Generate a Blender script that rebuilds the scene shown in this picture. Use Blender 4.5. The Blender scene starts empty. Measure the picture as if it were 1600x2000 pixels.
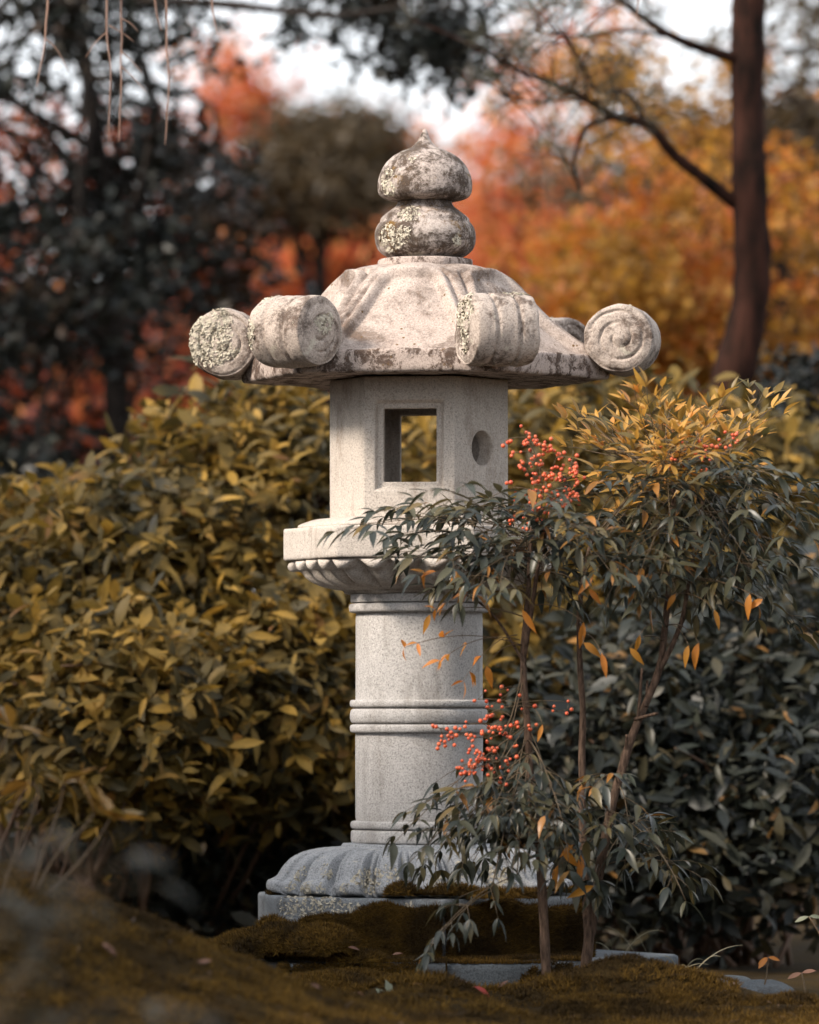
import bpy, math, random
import numpy as np
from mathutils import Vector, Matrix

random.seed(7)
rng = np.random.default_rng(7)
R = math.radians
scene = bpy.context.scene
col = scene.collection

# ------------------------------------------------------------------ camera, sky, sun, exposure
CAM_D, CAM_H, FPX = 14.0, 0.6, 11200.0
cam_d = bpy.data.cameras.new('camera')
cam = bpy.data.objects.new('camera', cam_d); col.objects.link(cam)
cam.location = (0, -CAM_D, CAM_H); cam.rotation_euler = (R(90), 0, 0)
cam_d.sensor_fit = 'VERTICAL'; cam_d.sensor_height = 36; cam_d.sensor_width = 28.8
cam_d.lens = FPX * 36 / 2000
cam_d.shift_y = 0.2
cam_d.clip_start = 0.1; cam_d.clip_end = 2000
cam_d.dof.use_dof = True; cam_d.dof.focus_distance = CAM_D - 0.3
cam_d.dof.aperture_fstop = 2.6; cam_d.dof.aperture_blades = 0
scene.camera = cam

SUN_AZ = (-0.84, -0.54); SUN_EL = R(36)
w = bpy.data.worlds.new('World'); scene.world = w; w.use_nodes = True
nt = w.node_tree; bg = nt.nodes['Background']
sky = nt.nodes.new('ShaderNodeTexSky'); sky.sky_type = 'NISHITA'; sky.sun_disc = False
sky.sun_elevation = SUN_EL; sky.sun_rotation = math.atan2(SUN_AZ[0], SUN_AZ[1])
sky.air_density = 1.0; sky.dust_density = 3.0; sky.ozone_density = 1.0
hs = nt.nodes.new('ShaderNodeHueSaturation'); hs.inputs['Saturation'].default_value = 0.32
nt.links.new(sky.outputs[0], hs.inputs['Color']); veil = nt.nodes.new('ShaderNodeMix'); veil.data_type = 'RGBA'; veil.inputs[0].default_value = 0.46      # thin bright cloud over the whole sky
veil.inputs[7].default_value = (9.0, 9.3, 9.8, 1)
nt.links.new(hs.outputs[0], veil.inputs[6]); nt.links.new(veil.outputs[2], bg.inputs['Color'])
bg.inputs['Strength'].default_value = 0.15
sun_d = bpy.data.lights.new('sun', 'SUN'); sun_d.energy = 3.6; sun_d.angle = R(12); sun_d.color = (1.0, 0.87, 0.73)
sun = bpy.data.objects.new('sun', sun_d); col.objects.link(sun)
sv = Vector((SUN_AZ[0]*math.cos(SUN_EL), SUN_AZ[1]*math.cos(SUN_EL), math.sin(SUN_EL)))
sun.rotation_euler = sv.to_track_quat('Z', 'Y').to_euler(); sun.location = sv*20
vs = scene.view_settings
vs.view_transform = 'Standard'; vs.look = 'None'; vs.gamma = 1.0; vs.use_curve_mapping = False
vs.exposure = 0.66
scene.render.engine = 'CYCLES'
cy = scene.cycles
cy.use_denoising = True; cy.max_bounces = 5; cy.diffuse_bounces = 3; cy.glossy_bounces = 2
cy.transmission_bounces = 3; cy.use_adaptive_sampling = True; cy.adaptive_threshold = 0.02; cy.transparent_max_bounces = 4; cy.sample_clamp_indirect = 6

# ------------------------------------------------------------------ helpers
def P(px, py, Y=0.0):
    d = Y + CAM_D
    return np.array([(px-800)/FPX*d, Y, CAM_H + (1400-py)/FPX*d])

def unit(a):
    a = np.asarray(a, float)
    return a/np.maximum(np.linalg.norm(a, axis=-1, keepdims=True), 1e-9)

def mesh_np(name, V, polys, smooth=True):
    me = bpy.data.meshes.new(name)
    V = np.asarray(V, np.float32)
    polys = [np.asarray(p, np.int32) for p in polys if len(p)]
    tot = np.concatenate([np.full(len(p), p.shape[1], np.int32) for p in polys])
    loops = np.concatenate([p.ravel() for p in polys])
    start = np.concatenate([[0], np.cumsum(tot)[:-1]]).astype(np.int32)
    me.vertices.add(len(V)); me.vertices.foreach_set('co', V.ravel())
    me.loops.add(len(loops)); me.loops.foreach_set('vertex_index', loops)
    me.polygons.add(len(tot)); me.polygons.foreach_set('loop_start', start)
    me.polygons.foreach_set('use_smooth', np.full(len(tot), smooth))
    me.update(calc_edges=True); me.validate()
    return me

def obj(name, me, mat, parent=None, mtx=None):
    o = bpy.data.objects.new(name, me); col.objects.link(o)
    if mat is not None and len(me.materials) == 0: me.materials.append(mat)
    if parent is not None: o.parent = parent
    if mtx is not None: o.matrix_basis = mtx
    return o

def tag(o, label=None, cat=None, group=None, kind=None):
    if label: o['label'] = label
    if cat: o['category'] = cat
    if group: o['group'] = group
    if kind: o['kind'] = kind
    return o

def thing(name, loc, label, cat, group=None):
    o = bpy.data.objects.new(name, None); col.objects.link(o)
    o.location = loc; o.empty_display_size = 0.1
    return tag(o, label, cat, group)

class MB:                      # collects pieces into one mesh
    def __init__(s): s.V = []; s.F = {}; s.n = 0
    def add(s, V, polys):
        V = np.asarray(V, float)
        for p in polys:
            p = np.asarray(p)
            if len(p): s.F.setdefault(p.shape[1], []).append(p + s.n)
        s.V.append(V); s.n += len(V)
    def tube(s, pts, rad, sides=6):
        V, F = tube(pts, rad, sides); s.add(V, F)
    def mesh(s, name, off=(0, 0, 0), smooth=True):
        return mesh_np(name, np.concatenate(s.V) - np.asarray(off), [np.concatenate(v) for v in s.F.values()], smooth)

def tube(pts, rad, sides=6):
    pts = np.asarray(pts, float); n = len(pts)
    rad = np.broadcast_to(np.asarray(rad, float), (n,))
    T = unit(np.gradient(pts, axis=0))
    ref = np.array([0.31, 0.95, 0.05]) if abs(T[0][2]) > 0.5 else np.array([0, 0, 1.0])
    U = unit(np.cross(T, ref)); W = np.cross(T, U)
    a = np.arange(sides)/sides*2*np.pi
    V = pts[:, None] + rad[:, None, None]*(np.cos(a)[None, :, None]*U[:, None] + np.sin(a)[None, :, None]*W[:, None])
    V = V.reshape(-1, 3)
    i, j = np.meshgrid(np.arange(n-1), np.arange(sides), indexing='ij')
    q = np.stack([i*sides+j, i*sides+(j+1) % sides, (i+1)*sides+(j+1) % sides, (i+1)*sides+j], -1).reshape(-1, 4)
    V = np.vstack([V, pts[0], pts[-1]]); k = n*sides
    j = np.arange(sides)
    t = np.concatenate([np.stack([np.full(sides, k), (j+1) % sides, j], -1),
                        np.stack([np.full(sides, k+1), (n-1)*sides+j, (n-1)*sides+(j+1) % sides], -1)])
    return V, [q, t]

def smooth_path(pts, n=16):
    pts = np.asarray(pts, float); m = len(pts)
    t = np.linspace(0, m-1, n); out = []
    for x in t:
        i = min(int(x), m-2); f = x-i
        p0 = pts[max(i-1, 0)]; p1 = pts[i]; p2 = pts[i+1]; p3 = pts[min(i+2, m-1)]
        out.append(0.5*((2*p1)+(-p0+p2)*f+(2*p0-5*p1+4*p2-p3)*f*f+(-p0+3*p1-3*p2+p3)*f**3))
    return np.array(out)

def surf(fn, nth, ns, closed=True):
    th = np.arange(nth)/nth*2*np.pi if closed else np.linspace(0, 1, nth)
    s = np.linspace(0, 1, ns)
    TH, S = np.meshgrid(th, s, indexing='ij')
    V = fn(TH, S).reshape(-1, 3)
    m = nth if closed else nth-1
    i, j = np.meshgrid(np.arange(m), np.arange(ns-1), indexing='ij')
    i2 = (i+1) % nth
    q = np.stack([i*ns+j, i2*ns+j, i2*ns+j+1, i*ns+j+1], -1).reshape(-1, 4)
    return V, q

def wob(p, scale, seed, octs=3):          # cheap smooth pseudo noise in about -1..1
    p = np.asarray(p, float); r = np.random.default_rng(seed); o = 0; amp = 1; tot = 0
    for k in range(octs):
        for _ in range(3):
            d = unit(r.normal(size=3)); ph = r.uniform(0, 6.28)
            o = o + amp*np.sin(p @ d*scale*2**k*r.uniform(.8, 1.25) + ph)
        tot += 1.9*amp; amp *= .5
    return o/tot

def sstep(a, b, x):
    t = np.clip((x-a)/(b-a), 0, 1); return t*t*(3-2*t)

# leaf templates: x along the leaf 0..1, y across, z up
def leaf_tmpl(w=0.3, fold=0.25, curl=0.15, n=3, peak=0.45, twist=0.0, tip=.85):
    t = np.linspace(0, 1, n+2)[1:-1]
    wid = w*0.5*np.sin(np.pi*t**(math.log(.5)/math.log(peak)))**tip
    V = [[0, 0, 0]]
    for a, b in zip(t, wid):
        z = -curl*a*a
        V += [[a, -b, z+fold*b*(1+twist)], [a, 0, z], [a, b, z+fold*b*(1-twist)]]
    V.append([1, 0, -curl])
    tr = [[0, 1, 2], [0, 2, 3]]; qd = []
    for k in range(n-1):
        a = 1+3*k
        qd += [[a, a+3, a+4, a+1], [a+1, a+4, a+5, a+2]]
    a = 1+3*(n-1); e = len(V)-1
    tr += [[a, e, a+1], [a+1, e, a+2]]
    return np.array(V, float), [np.array(tr), np.array(qd).reshape(-1, 4)]

def frames(d, nrm):
    X = unit(d); Z = unit(nrm - (nrm*X).sum(-1, keepdims=True)*X); Y = np.cross(Z, X)
    return X, Y, Z

def cloud_arrays(tmpl, pos, d, nrm, L, ws=1.0):
    TV, TF = tmpl
    X, Y, Z = frames(d, nrm)
    L = np.broadcast_to(np.asarray(L, float), (len(pos),)); ws = np.broadcast_to(np.asarray(ws, float), (len(pos),))
    V = pos[:, None] + L[:, None, None]*(TV[None, :, 0:1]*X[:, None] + TV[None, :, 1:2]*ws[:, None, None]*Y[:, None] + TV[None, :, 2:3]*Z[:, None])
    off = np.arange(len(pos))*len(TV)
    return V.reshape(-1, 3), [(f[None] + off[:, None, None]).reshape(-1, f.shape[1]) for f in TF if len(f)]

def rnd_dirs(n, r=rng):
    return unit(r.normal(size=(n, 3)))

def project(p):
    d = p[:, 1] + CAM_D
    return 800 + p[:, 0]/d*FPX, 1400 - (p[:, 2]-CAM_H)/d*FPX

def leaves(root, tmpls, pos, d, nrm, L, mat, nparts=0, name='leaf', mass='foliage'):
    """the leaves that show largest become parts of their own, the rest one mass"""
    pos = np.asarray(pos); loc = np.array(root.location); n = len(pos)
    if n == 0: return
    pick = np.zeros(n, bool)
    if nparts:
        x, y = project(pos)
        sc = pos[:, 1] - 3*L + np.where((x > -20) & (x < 1620) & (y > -20) & (y < 2020), 0, 50)
        pick[np.argsort(sc)[:nparts]] = True
        X, Y, Z = frames(d, nrm)
        ms = []
        for k, (TV, TF) in enumerate(tmpls):
            me = mesh_np(name, TV, TF); me.materials.append(mat); ms.append(me)
        for i in np.nonzero(pick)[0]:
            m = np.eye(4); m[:3, 0] = X[i]*L[i]; m[:3, 1] = Y[i]*L[i]; m[:3, 2] = Z[i]*L[i]; m[:3, 3] = pos[i]-loc
            obj(name, ms[i % len(ms)], None, root, Matrix(m.tolist()))
    rest = np.nonzero(~pick)[0]
    if len(rest):
        mb = MB()
        for k in range(len(tmpls)):
            ii = rest[rest % len(tmpls) == k]
            if len(ii): mb.add(*cloud_arrays(tmpls[k], pos[ii], d[ii], nrm[ii], L[ii]))
        o = obj(mass, mb.mesh(mass, loc), mat, root)
        if nparts: o['kind'] = 'stuff'

# ------------------------------------------------------------------ materials
def new_mat(name):
    m = bpy.data.materials.new(name); m.use_nodes = True
    return m, m.node_tree.nodes, m.node_tree.links, m.node_tree.nodes['Principled BSDF']

def ramp(N, stops, interp='LINEAR'):
    r = N.new('ShaderNodeValToRGB'); e = r.color_ramp.elements; r.color_ramp.interpolation = interp
    while len(e) < len(stops): e.new(0.5)
    for el, (p, c) in zip(e, stops):
        el.position = p; el.color = (*c, 1) if len(c) == 3 else c
    return r

def noise(N, Lk, vec, scale, detail=4, rough=.55, dist=0.0):
    n = N.new('ShaderNodeTexNoise'); n.inputs['Scale'].default_value = scale
    n.inputs['Detail'].default_value = detail; n.inputs['Roughness'].default_value = rough; n.inputs['Distortion'].default_value = dist
    if vec is not None: Lk.new(vec, n.inputs['Vector'])
    return n

def mixc(N, Lk, fac, a, b, mode='MIX'):
    m = N.new('ShaderNodeMix'); m.data_type = 'RGBA'; m.blend_type = mode
    for s, v in ((m.inputs[0], fac), (m.inputs[6], a), (m.inputs[7], b)):
        if hasattr(v, 'is_output') or isinstance(v, bpy.types.NodeSocket): Lk.new(v, s)
        elif isinstance(v, (tuple, list)): s.default_value = (*v, 1)
        else: s.default_value = v
    return m.outputs[2]

def mathn(N, Lk, op, a, b=0.0, clamp=False):
    m = N.new('ShaderNodeMath'); m.operation = op; m.use_clamp = clamp
    for s, v in zip(m.inputs, (a, b)):
        if isinstance(v, bpy.types.NodeSocket): Lk.new(v, s)
        else: s.default_value = v
    return m.outputs[0]

def leaf_mat(name, stops, trans=0.3, rough=0.45, patch=None, patch_scale=1.0, patch_lo=.45, patch_hi=.6, tgain=1.0, spec=.5):
    m, N, Lk, b = new_mat(name)
    oi = N.new('ShaderNodeObjectInfo'); g = N.new('ShaderNodeNewGeometry')
    f = mathn(N, Lk, 'FRACT', mathn(N, Lk, 'ADD', oi.outputs['Random'], g.outputs['Random Per Island']))
    r = ramp(N, stops); Lk.new(f, r.inputs[0]); c = r.outputs[0]
    if patch:
        n = noise(N, Lk, g.outputs['Position'], patch_scale, 3)
        pr = ramp(N, [(patch_lo, (0, 0, 0)), (patch_hi, (1, 1, 1))]); Lk.new(n.outputs[0], pr.inputs[0])
        r2 = ramp(N, patch); Lk.new(f, r2.inputs[0])
        c = mixc(N, Lk, pr.outputs[0], c, r2.outputs[0])
    n = noise(N, Lk, g.outputs['Position'], 60, 3)
    c = mixc(N, Lk, 0.35, c, mixc(N, Lk, 1.0, c, n.outputs[0], 'MULTIPLY'))
    Lk.new(c, b.inputs['Base Color'])
    b.inputs['Roughness'].default_value = rough; b.inputs['Specular IOR Level'].default_value = spec
    t = N.new('ShaderNodeBsdfTranslucent'); Lk.new(mixc(N, Lk, 1.0, c, (tgain, tgain*.95, tgain*.8), 'MULTIPLY'), t.inputs[0])
    mx = N.new('ShaderNodeMixShader'); mx.inputs[0].default_value = trans
    out = N['Material Output'] if 'Material Output' in N else [x for x in N if x.type == 'OUTPUT_MATERIAL'][0]
    Lk.new(b.outputs[0], mx.inputs[1]); Lk.new(t.outputs[0], mx.inputs[2]); Lk.new(mx.outputs[0], out.inputs[0])
    return m

def bark_mat(name, c1, c2, scale=20, stretch=6.0, bump=.5):
    m, N, Lk, b = new_mat(name)
    tc = N.new('ShaderNodeTexCoord'); mp = N.new('ShaderNodeMapping')
    mp.inputs['Scale'].default_value = (stretch, stretch, 1); Lk.new(tc.outputs['Object'], mp.inputs[0])
    n = noise(N, Lk, mp.outputs[0], scale, 6, .65)
    r = ramp(N, [(.35, c1), (.65, c2)]); Lk.new(n.outputs[0], r.inputs[0]); Lk.new(r.outputs[0], b.inputs['Base Color'])
    b.inputs['Roughness'].default_value = .9; b.inputs['Specular IOR Level'].default_value = .1
    bp = N.new('ShaderNodeBump'); bp.inputs['Strength'].default_value = bump; bp.inputs['Distance'].default_value = .01
    Lk.new(n.outputs[0], bp.inputs['Height']); Lk.new(bp.outputs[0], b.inputs['Normal'])
    return m

def stone_mat(name, base, tint, stain=(.10, .075, .06), stain_lo=.62, stain_hi=.75, spots=0.0, moss=0.0, grain=1.0, stain_scale=9.0,
              moss_col=(.16, .095, .02), lichen=0.0, streak=1.0):
    m, N, Lk, b = new_mat(name)
    tc = N.new('ShaderNodeTexCoord'); v = tc.outputs['Object']
    big = noise(N, Lk, v, 3.5, 5, .6)
    r0 = ramp(N, [(.3, base), (.7, tint)]); Lk.new(big.outputs[0], r0.inputs[0]); c = r0.outputs[0]
    g1 = noise(N, Lk, v, 230, 3, .7)
    rg = ramp(N, [(.30, (1-.55*grain,)*3), (.47, (1-.08*grain,)*3), (.7, (1+.22*grain,)*3)]); Lk.new(g1.outputs[0], rg.inputs[0])
    c = mixc(N, Lk, 1.0, c, rg.outputs[0], 'MULTIPLY')
    vo = N.new('ShaderNodeTexVoronoi'); vo.inputs['Scale'].default_value = 330; Lk.new(v, vo.inputs['Vector'])
    rv = ramp(N, [(.12, (.35,)*3), (.3, (1,)*3)]); Lk.new(vo.outputs['Color'], rv.inputs[0])
    c = mixc(N, Lk, .5*grain, c, mixc(N, Lk, 1.0, c, rv.outputs[0], 'MULTIPLY'))
    mp = N.new('ShaderNodeMapping'); mp.inputs['Scale'].default_value = (1, 1, streak); Lk.new(v, mp.inputs[0])
    s = noise(N, Lk, mp.outputs[0], stain_scale, 12, .78, .3)
    rs = ramp(N, [(stain_lo, (0, 0, 0)), (stain_hi, (1, 1, 1))]); Lk.new(s.outputs[0], rs.inputs[0])
    s2 = noise(N, Lk, v, 75, 8, .8)
    rt = ramp(N, [(.36, tuple(x*.4 for x in stain)), (.52, tuple(x*.8 for x in stain)), (.68, tuple(min(1, x*1.8) for x in stain))]); Lk.new(s2.outputs[0], rt.inputs[0])
    rk = ramp(N, [(.34, (.45,)*3), (.50, (1,)*3)]); Lk.new(s2.outputs[0], rk.inputs[0])
    sf = mathn(N, Lk, 'MULTIPLY', rs.outputs[0], rk.outputs[0])
    c = mixc(N, Lk, mathn(N, Lk, 'MULTIPLY', sf, .92), c, rt.outputs[0])
    if lichen:
        ln = noise(N, Lk, v, 16, 8, .75, .5)
        rl = ramp(N, [(.60, (0, 0, 0)), (.64, (1, 1, 1))]); Lk.new(ln.outputs[0], rl.inputs[0])
        c = mixc(N, Lk, mathn(N, Lk, 'MULTIPLY', rl.outputs[0], lichen), c, (.56, .52, .42))
    hgt = g1.outputs[0]
    if spots:
        sp = N.new('ShaderNodeTexVoronoi'); sp.inputs['Scale'].default_value = 42; Lk.new(v, sp.inputs['Vector'])
        a = ramp(N, [(.10, (1, 1, 1)), (.17, (0, 0, 0))]); Lk.new(sp.outputs['Distance'], a.inputs[0])
        k = ramp(N, [(.5, (0, 0, 0)), (.55, (1, 1, 1))]); Lk.new(sp.outputs['Color'], k.inputs[0])
        f = mathn(N, Lk, 'MULTIPLY', mathn(N, Lk, 'MULTIPLY', a.outputs[0], k.outputs[0]), spots)
        c = mixc(N, Lk, f, c, (.13, .075, .03))
    if moss:
        mn = noise(N, Lk, v, 17, 10, .78, .2)
        lo = .70-.2*moss
        rm = ramp(N, [(lo, (0, 0, 0)), (lo+.08, (1, 1, 1))]); Lk.new(mn.outputs[0], rm.inputs[0])
        c = mixc(N, Lk, rm.outputs[0], c, moss_col)
    Lk.new(c, b.inputs['Base Color']); b.inputs['Roughness'].default_value = .88; b.inputs['Specular IOR Level'].default_value = .25
    mid = noise(N, Lk, v, 55, 6, .7)
    bp = N.new('ShaderNodeBump'); bp.inputs['Strength'].default_value = .55; bp.inputs['Distance'].default_value = .004
    Lk.new(mathn(N, Lk, 'ADD', mathn(N, Lk, 'MULTIPLY', hgt, .6), mathn(N, Lk, 'MULTIPLY', mid.outputs[0], 1.0)), bp.inputs['Height'])
    Lk.new(bp.outputs[0], b.inputs['Normal'])
    return m

def plain_mat(name, c, rough=.6, c2=None, scale=30):
    m, N, Lk, b = new_mat(name)
    g = N.new('ShaderNodeNewGeometry'); n = noise(N, Lk, g.outputs['Position'], scale, 4)
    oi = N.new('ShaderNodeObjectInfo')
    f = mathn(N, Lk, 'ADD', mathn(N, Lk, 'MULTIPLY', n.outputs[0], .6), mathn(N, Lk, 'MULTIPLY', oi.outputs['Random'], .4))
    Lk.new(mixc(N, Lk, f, c, c2 or tuple(x*.6 for x in c)), b.inputs['Base Color']); b.inputs['Roughness'].default_value = rough
    return m

M = {}
M['stone_roof'] = stone_mat('weathered roof granite', (.38, .305, .265), (.46, .39, .345), grain=.85, stain=(.13, .088, .066), stain_lo=.46, stain_hi=.60, spots=1.0, moss=.30, stain_scale=7)
M['stone_fascia'] = stone_mat('stained eave granite', (.37, .30, .26), (.45, .37, .33), grain=.75, stain=(.06, .034, .022), stain_lo=.48, stain_hi=.54, spots=.6, moss=.45, stain_scale=24, streak=.8)
M['stone_finial'] = stone_mat('stained finial granite', (.38, .315, .28), (.48, .42, .38), grain=.75, stain=(.045, .026, .014), stain_lo=.45, stain_hi=.53, moss=.68, lichen=.4, stain_scale=11, moss_col=(.15, .085, .02))
M['stone_bowl'] = stone_mat('mossy finial bowl granite', (.38, .315, .28), (.47, .41, .37), grain=.75, stain=(.045, .026, .014), stain_lo=.43, stain_hi=.51, moss=.78, lichen=.4, stain_scale=11, moss_col=(.14, .075, .016))
M['stone_scroll'] = stone_mat('scroll granite', (.37, .305, .26), (.46, .39, .34), grain=.9, stain=(.09, .06, .045), stain_lo=.49, stain_hi=.58, moss=.25, lichen=.5, stain_scale=9)
M['stone_clean'] = stone_mat('pale granite', (.475, .42, .37), (.54, .49, .44), grain=.75, stain=(.24, .175, .13), stain_lo=.50, stain_hi=.72, stain_scale=11, streak=.35)
M['stone_shaft'] = stone_mat('grey shaft granite', (.475, .455, .44), (.54, .52, .505), grain=.85, stain=(.25, .225, .20), stain_lo=.50, stain_hi=.74, stain_scale=12, streak=.22)
M['stone_base'] = stone_mat('shade tinted base granite', (.29, .30, .315), (.36, .37, .385), stain=(.17, .165, .16), stain_lo=.55, stain_hi=.75, lichen=.5)  # same granite as the shaft, the foot's cool shade put into its colour
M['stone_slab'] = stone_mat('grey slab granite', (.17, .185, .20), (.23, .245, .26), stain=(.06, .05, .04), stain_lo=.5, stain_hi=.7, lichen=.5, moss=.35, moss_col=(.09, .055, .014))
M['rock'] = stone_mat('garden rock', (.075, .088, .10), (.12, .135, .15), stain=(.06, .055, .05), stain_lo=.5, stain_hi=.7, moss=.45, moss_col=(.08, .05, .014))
M['lichen'] = plain_mat('pale lichen', (.52, .48, .40), .9, (.36, .31, .22), 90)
M['moss'] = leaf_mat('golden brown moss', [(0, (.06, .034, .009)), (.5, (.13, .074, .015)), (1, (.25, .14, .026))], trans=.25, rough=.8, spec=.15,
                     patch=[(0, (.03, .02, .01)), (1, (.085, .05, .014))], patch_scale=7, patch_lo=.46, patch_hi=.60)
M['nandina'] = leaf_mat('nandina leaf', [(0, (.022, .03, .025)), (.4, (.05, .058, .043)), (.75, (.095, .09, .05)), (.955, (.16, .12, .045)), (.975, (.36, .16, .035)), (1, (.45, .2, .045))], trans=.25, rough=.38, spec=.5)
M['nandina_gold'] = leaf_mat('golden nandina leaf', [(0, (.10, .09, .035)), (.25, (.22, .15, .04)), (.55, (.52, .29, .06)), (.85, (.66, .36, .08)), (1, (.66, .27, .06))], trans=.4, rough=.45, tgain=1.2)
M['amber'] = leaf_mat('amber leaf', [(0, (.50, .24, .03)), (1, (.62, .22, .04))], trans=.4, rough=.5, tgain=1.2)
M['hedge_gold'] = leaf_mat('golden olive leaf', [(0, (.07, .057, .02)), (.35, (.165, .113, .028)), (.7, (.31, .195, .038)), (.95, (.52, .31, .06)), (1, (.22, .10, .03))], trans=.38, rough=.58, spec=.3,
                         patch=[(0, (.025, .025, .015)), (.6, (.075, .06, .022)), (1, (.16, .11, .03))], patch_scale=4.5, patch_lo=.48, patch_hi=.62)
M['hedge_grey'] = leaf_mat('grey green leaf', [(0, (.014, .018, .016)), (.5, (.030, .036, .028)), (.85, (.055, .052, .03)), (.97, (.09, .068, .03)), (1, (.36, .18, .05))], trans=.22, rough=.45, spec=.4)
M['evergreen'] = leaf_mat('dark evergreen leaf', [(0, (.006, .008, .007)), (.6, (.014, .018, .016)), (1, (.032, .034, .026))], trans=.12, rough=.4, spec=.3,
                          patch=[(0, (.04, .02, .01)), (1, (.08, .04, .015))], patch_scale=1.3, patch_lo=.55, patch_hi=.66)
M['brown_tree'] = leaf_mat('brown olive leaf', [(0, (.045, .032, .015)), (1, (.12, .08, .035))], trans=.3, rough=.6)
M['red_maple'] = leaf_mat('red maple leaf', [(0, (.50, .09, .05)), (.45, (.70, .20, .075)), (.85, (.74, .36, .12)), (1, (.28, .14, .06))], trans=.5, rough=.5, tgain=1.3)
M['dusky_maple'] = leaf_mat('dusky red maple leaf', [(0, (.22, .04, .025)), (.5, (.46, .09, .035)), (1, (.55, .20, .04))], trans=.4, rough=.5)
M['gold_maple'] = leaf_mat('yellow orange maple leaf', [(0, (.14, .075, .02)), (.5, (.46, .24, .04)), (1, (.68, .36, .06))], trans=.5, rough=.5, tgain=1.2,
                           patch=[(0, (.5, .13, .03)), (1, (.6, .24, .04))], patch_scale=2.2, patch_lo=.48, patch_hi=.56)
M['needle'] = leaf_mat('pine needle', [(0, (.035, .035, .022)), (1, (.09, .075, .035))], trans=.15, rough=.5)
M['far'] = leaf_mat('far woodland leaf', [(0, (.03, .032, .022)), (.5, (.08, .06, .03)), (1, (.16, .09, .03))], trans=.3, rough=.6,
                    patch=[(0, (.4, .1, .03)), (1, (.5, .22, .05))], patch_scale=.5, patch_lo=.5, patch_hi=.6)
M['dead'] = leaf_mat('fallen leaf', [(0, (.14, .055, .04)), (1, (.24, .12, .075))], trans=.15, rough=.6)
M['redleaf'] = leaf_mat('fallen red leaf', [(0, (.42, .05, .045)), (1, (.5, .07, .05))], trans=.2, rough=.5)
M['sprig'] = leaf_mat('pale green leaf', [(0, (.16, .18, .12)), (1, (.24, .25, .17))], trans=.2, rough=.45)
M['blade'] = leaf_mat('dry grass blade', [(0, (.14, .13, .08)), (1, (.26, .23, .15))], trans=.2, rough=.55)
M['bark_pine'] = bark_mat('pine bark', (.006, .004, .003), (.045, .018, .012), 5, 4, 1.0)
M['bark_dark'] = bark_mat('dark bark', (.012, .010, .009), (.035, .028, .024), 12)
M['bark_nandina'] = bark_mat('nandina bark', (.045, .03, .022), (.16, .105, .075), 30, 5, .7)
M['twig'] = plain_mat('brown twig', (.10, .06, .035), .7, (.16, .085, .05))
M['twig_red'] = plain_mat('red brown twig', (.20, .12, .09), .7, (.28, .16, .11))
M['stalk'] = plain_mat('petiole', (.12, .07, .035), .6, (.08, .06, .03))
M['berry'] = plain_mat('red berry', (.48, .04, .02), .25, (.72, .17, .06), 90)
mg, N, Lk, b = new_mat('dark mossy soil')
g = N.new('ShaderNodeNewGeometry')
n1 = noise(N, Lk, g.outputs['Position'], 3, 8, .7); n2 = noise(N, Lk, g.outputs['Position'], 60, 5, .7)
r1 = ramp(N, [(.35, (.028, .02, .011)), (.6, (.075, .046, .013))]); Lk.new(n1.outputs[0], r1.inputs[0])
Lk.new(mixc(N, Lk, .6, r1.outputs[0], mixc(N, Lk, 1, r1.outputs[0], n2.outputs[0], 'MULTIPLY')), b.inputs['Base Color'])
b.inputs['Roughness'].default_value = .95; b.inputs['Specular IOR Level'].default_value = .1
bp = N.new('ShaderNodeBump'); bp.inputs['Strength'].default_value = .8; bp.inputs['Distance'].default_value = .02
Lk.new(n2.outputs[0], bp.inputs['Height']); Lk.new(bp.outputs[0], b.inputs['Normal'])
M['soil'] = mg

# ------------------------------------------------------------------ ground
def gauss(x, y, cx, cy, sx, sy, h): return h*np.exp(-((x-cx)/sx)**2-((y-cy)/sy)**2)
def ground_h(x, y):
    p = np.stack([x, y, 0*x], -1)
    near = np.exp(-((x/3.5)**2+((y+1)/3.5)**2))
    h = -0.10 + near*(0.018*wob(p, 5, 1) + 0.014*wob(p, 17, 2) + .007*wob(p, 48, 6)) + (1-near)*0.12*wob(p, .35, 3)*np.clip((np.hypot(x, y)-3)/10, 0, 1)
    h = h + gauss(x, y, -1.08, -1.95, .80, .60, .425)
    h = h + gauss(x, y, -.38, -1.15, .25, .22, .05) + gauss(x, y, .02, -1.05, .17, .14, .085) + gauss(x, y, .50, -.88, .30, .17, .135)
    h = h + gauss(x, y, .05, -1.45, .2, .12, .05) + gauss(x, y, .95, -.95, .2, .2, .03) + gauss(x, y, -.45, -.78, .22, .18, .05)
    far = np.clip((y-6)/30, 0, 1)
    return h + far*far*1.2
a = np.linspace(-1, 1, 221); sx = np.sinh(a*6.3)/np.sinh(6.3)*300
GX, GY = np.meshgrid(sx, np.sinh(np.linspace(-1, 1, 261)*5.9)/np.sinh(5.9)*300 - 1.2, indexing='ij')
V = np.stack([GX, GY, ground_h(GX, GY)], -1).reshape(-1, 3)
i, j = np.meshgrid(np.arange(220), np.arange(260), indexing='ij')
q = np.stack([i*261+j, (i+1)*261+j, (i+1)*261+j+1, i*261+j+1], -1).reshape(-1, 4)
tag(obj('ground', mesh_np('ground', V, [q]), M['soil']), kind='structure')

# ------------------------------------------------------------------ the stone lantern
AX = np.array([.0235, 0, 0]); AXR = np.array([.0375, 0, 0])      # the roof sits a little off the shaft's axis
lantern = thing('stone_lantern', (AX[0], 0, .02), 'tall carved granite garden lantern with scrolled roof and onion finial', 'stone lantern')
LOC = np.array(lantern.location)
PH_BOX, PH_ROOF = R(7), R(9.5)
lichen_src = []

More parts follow.
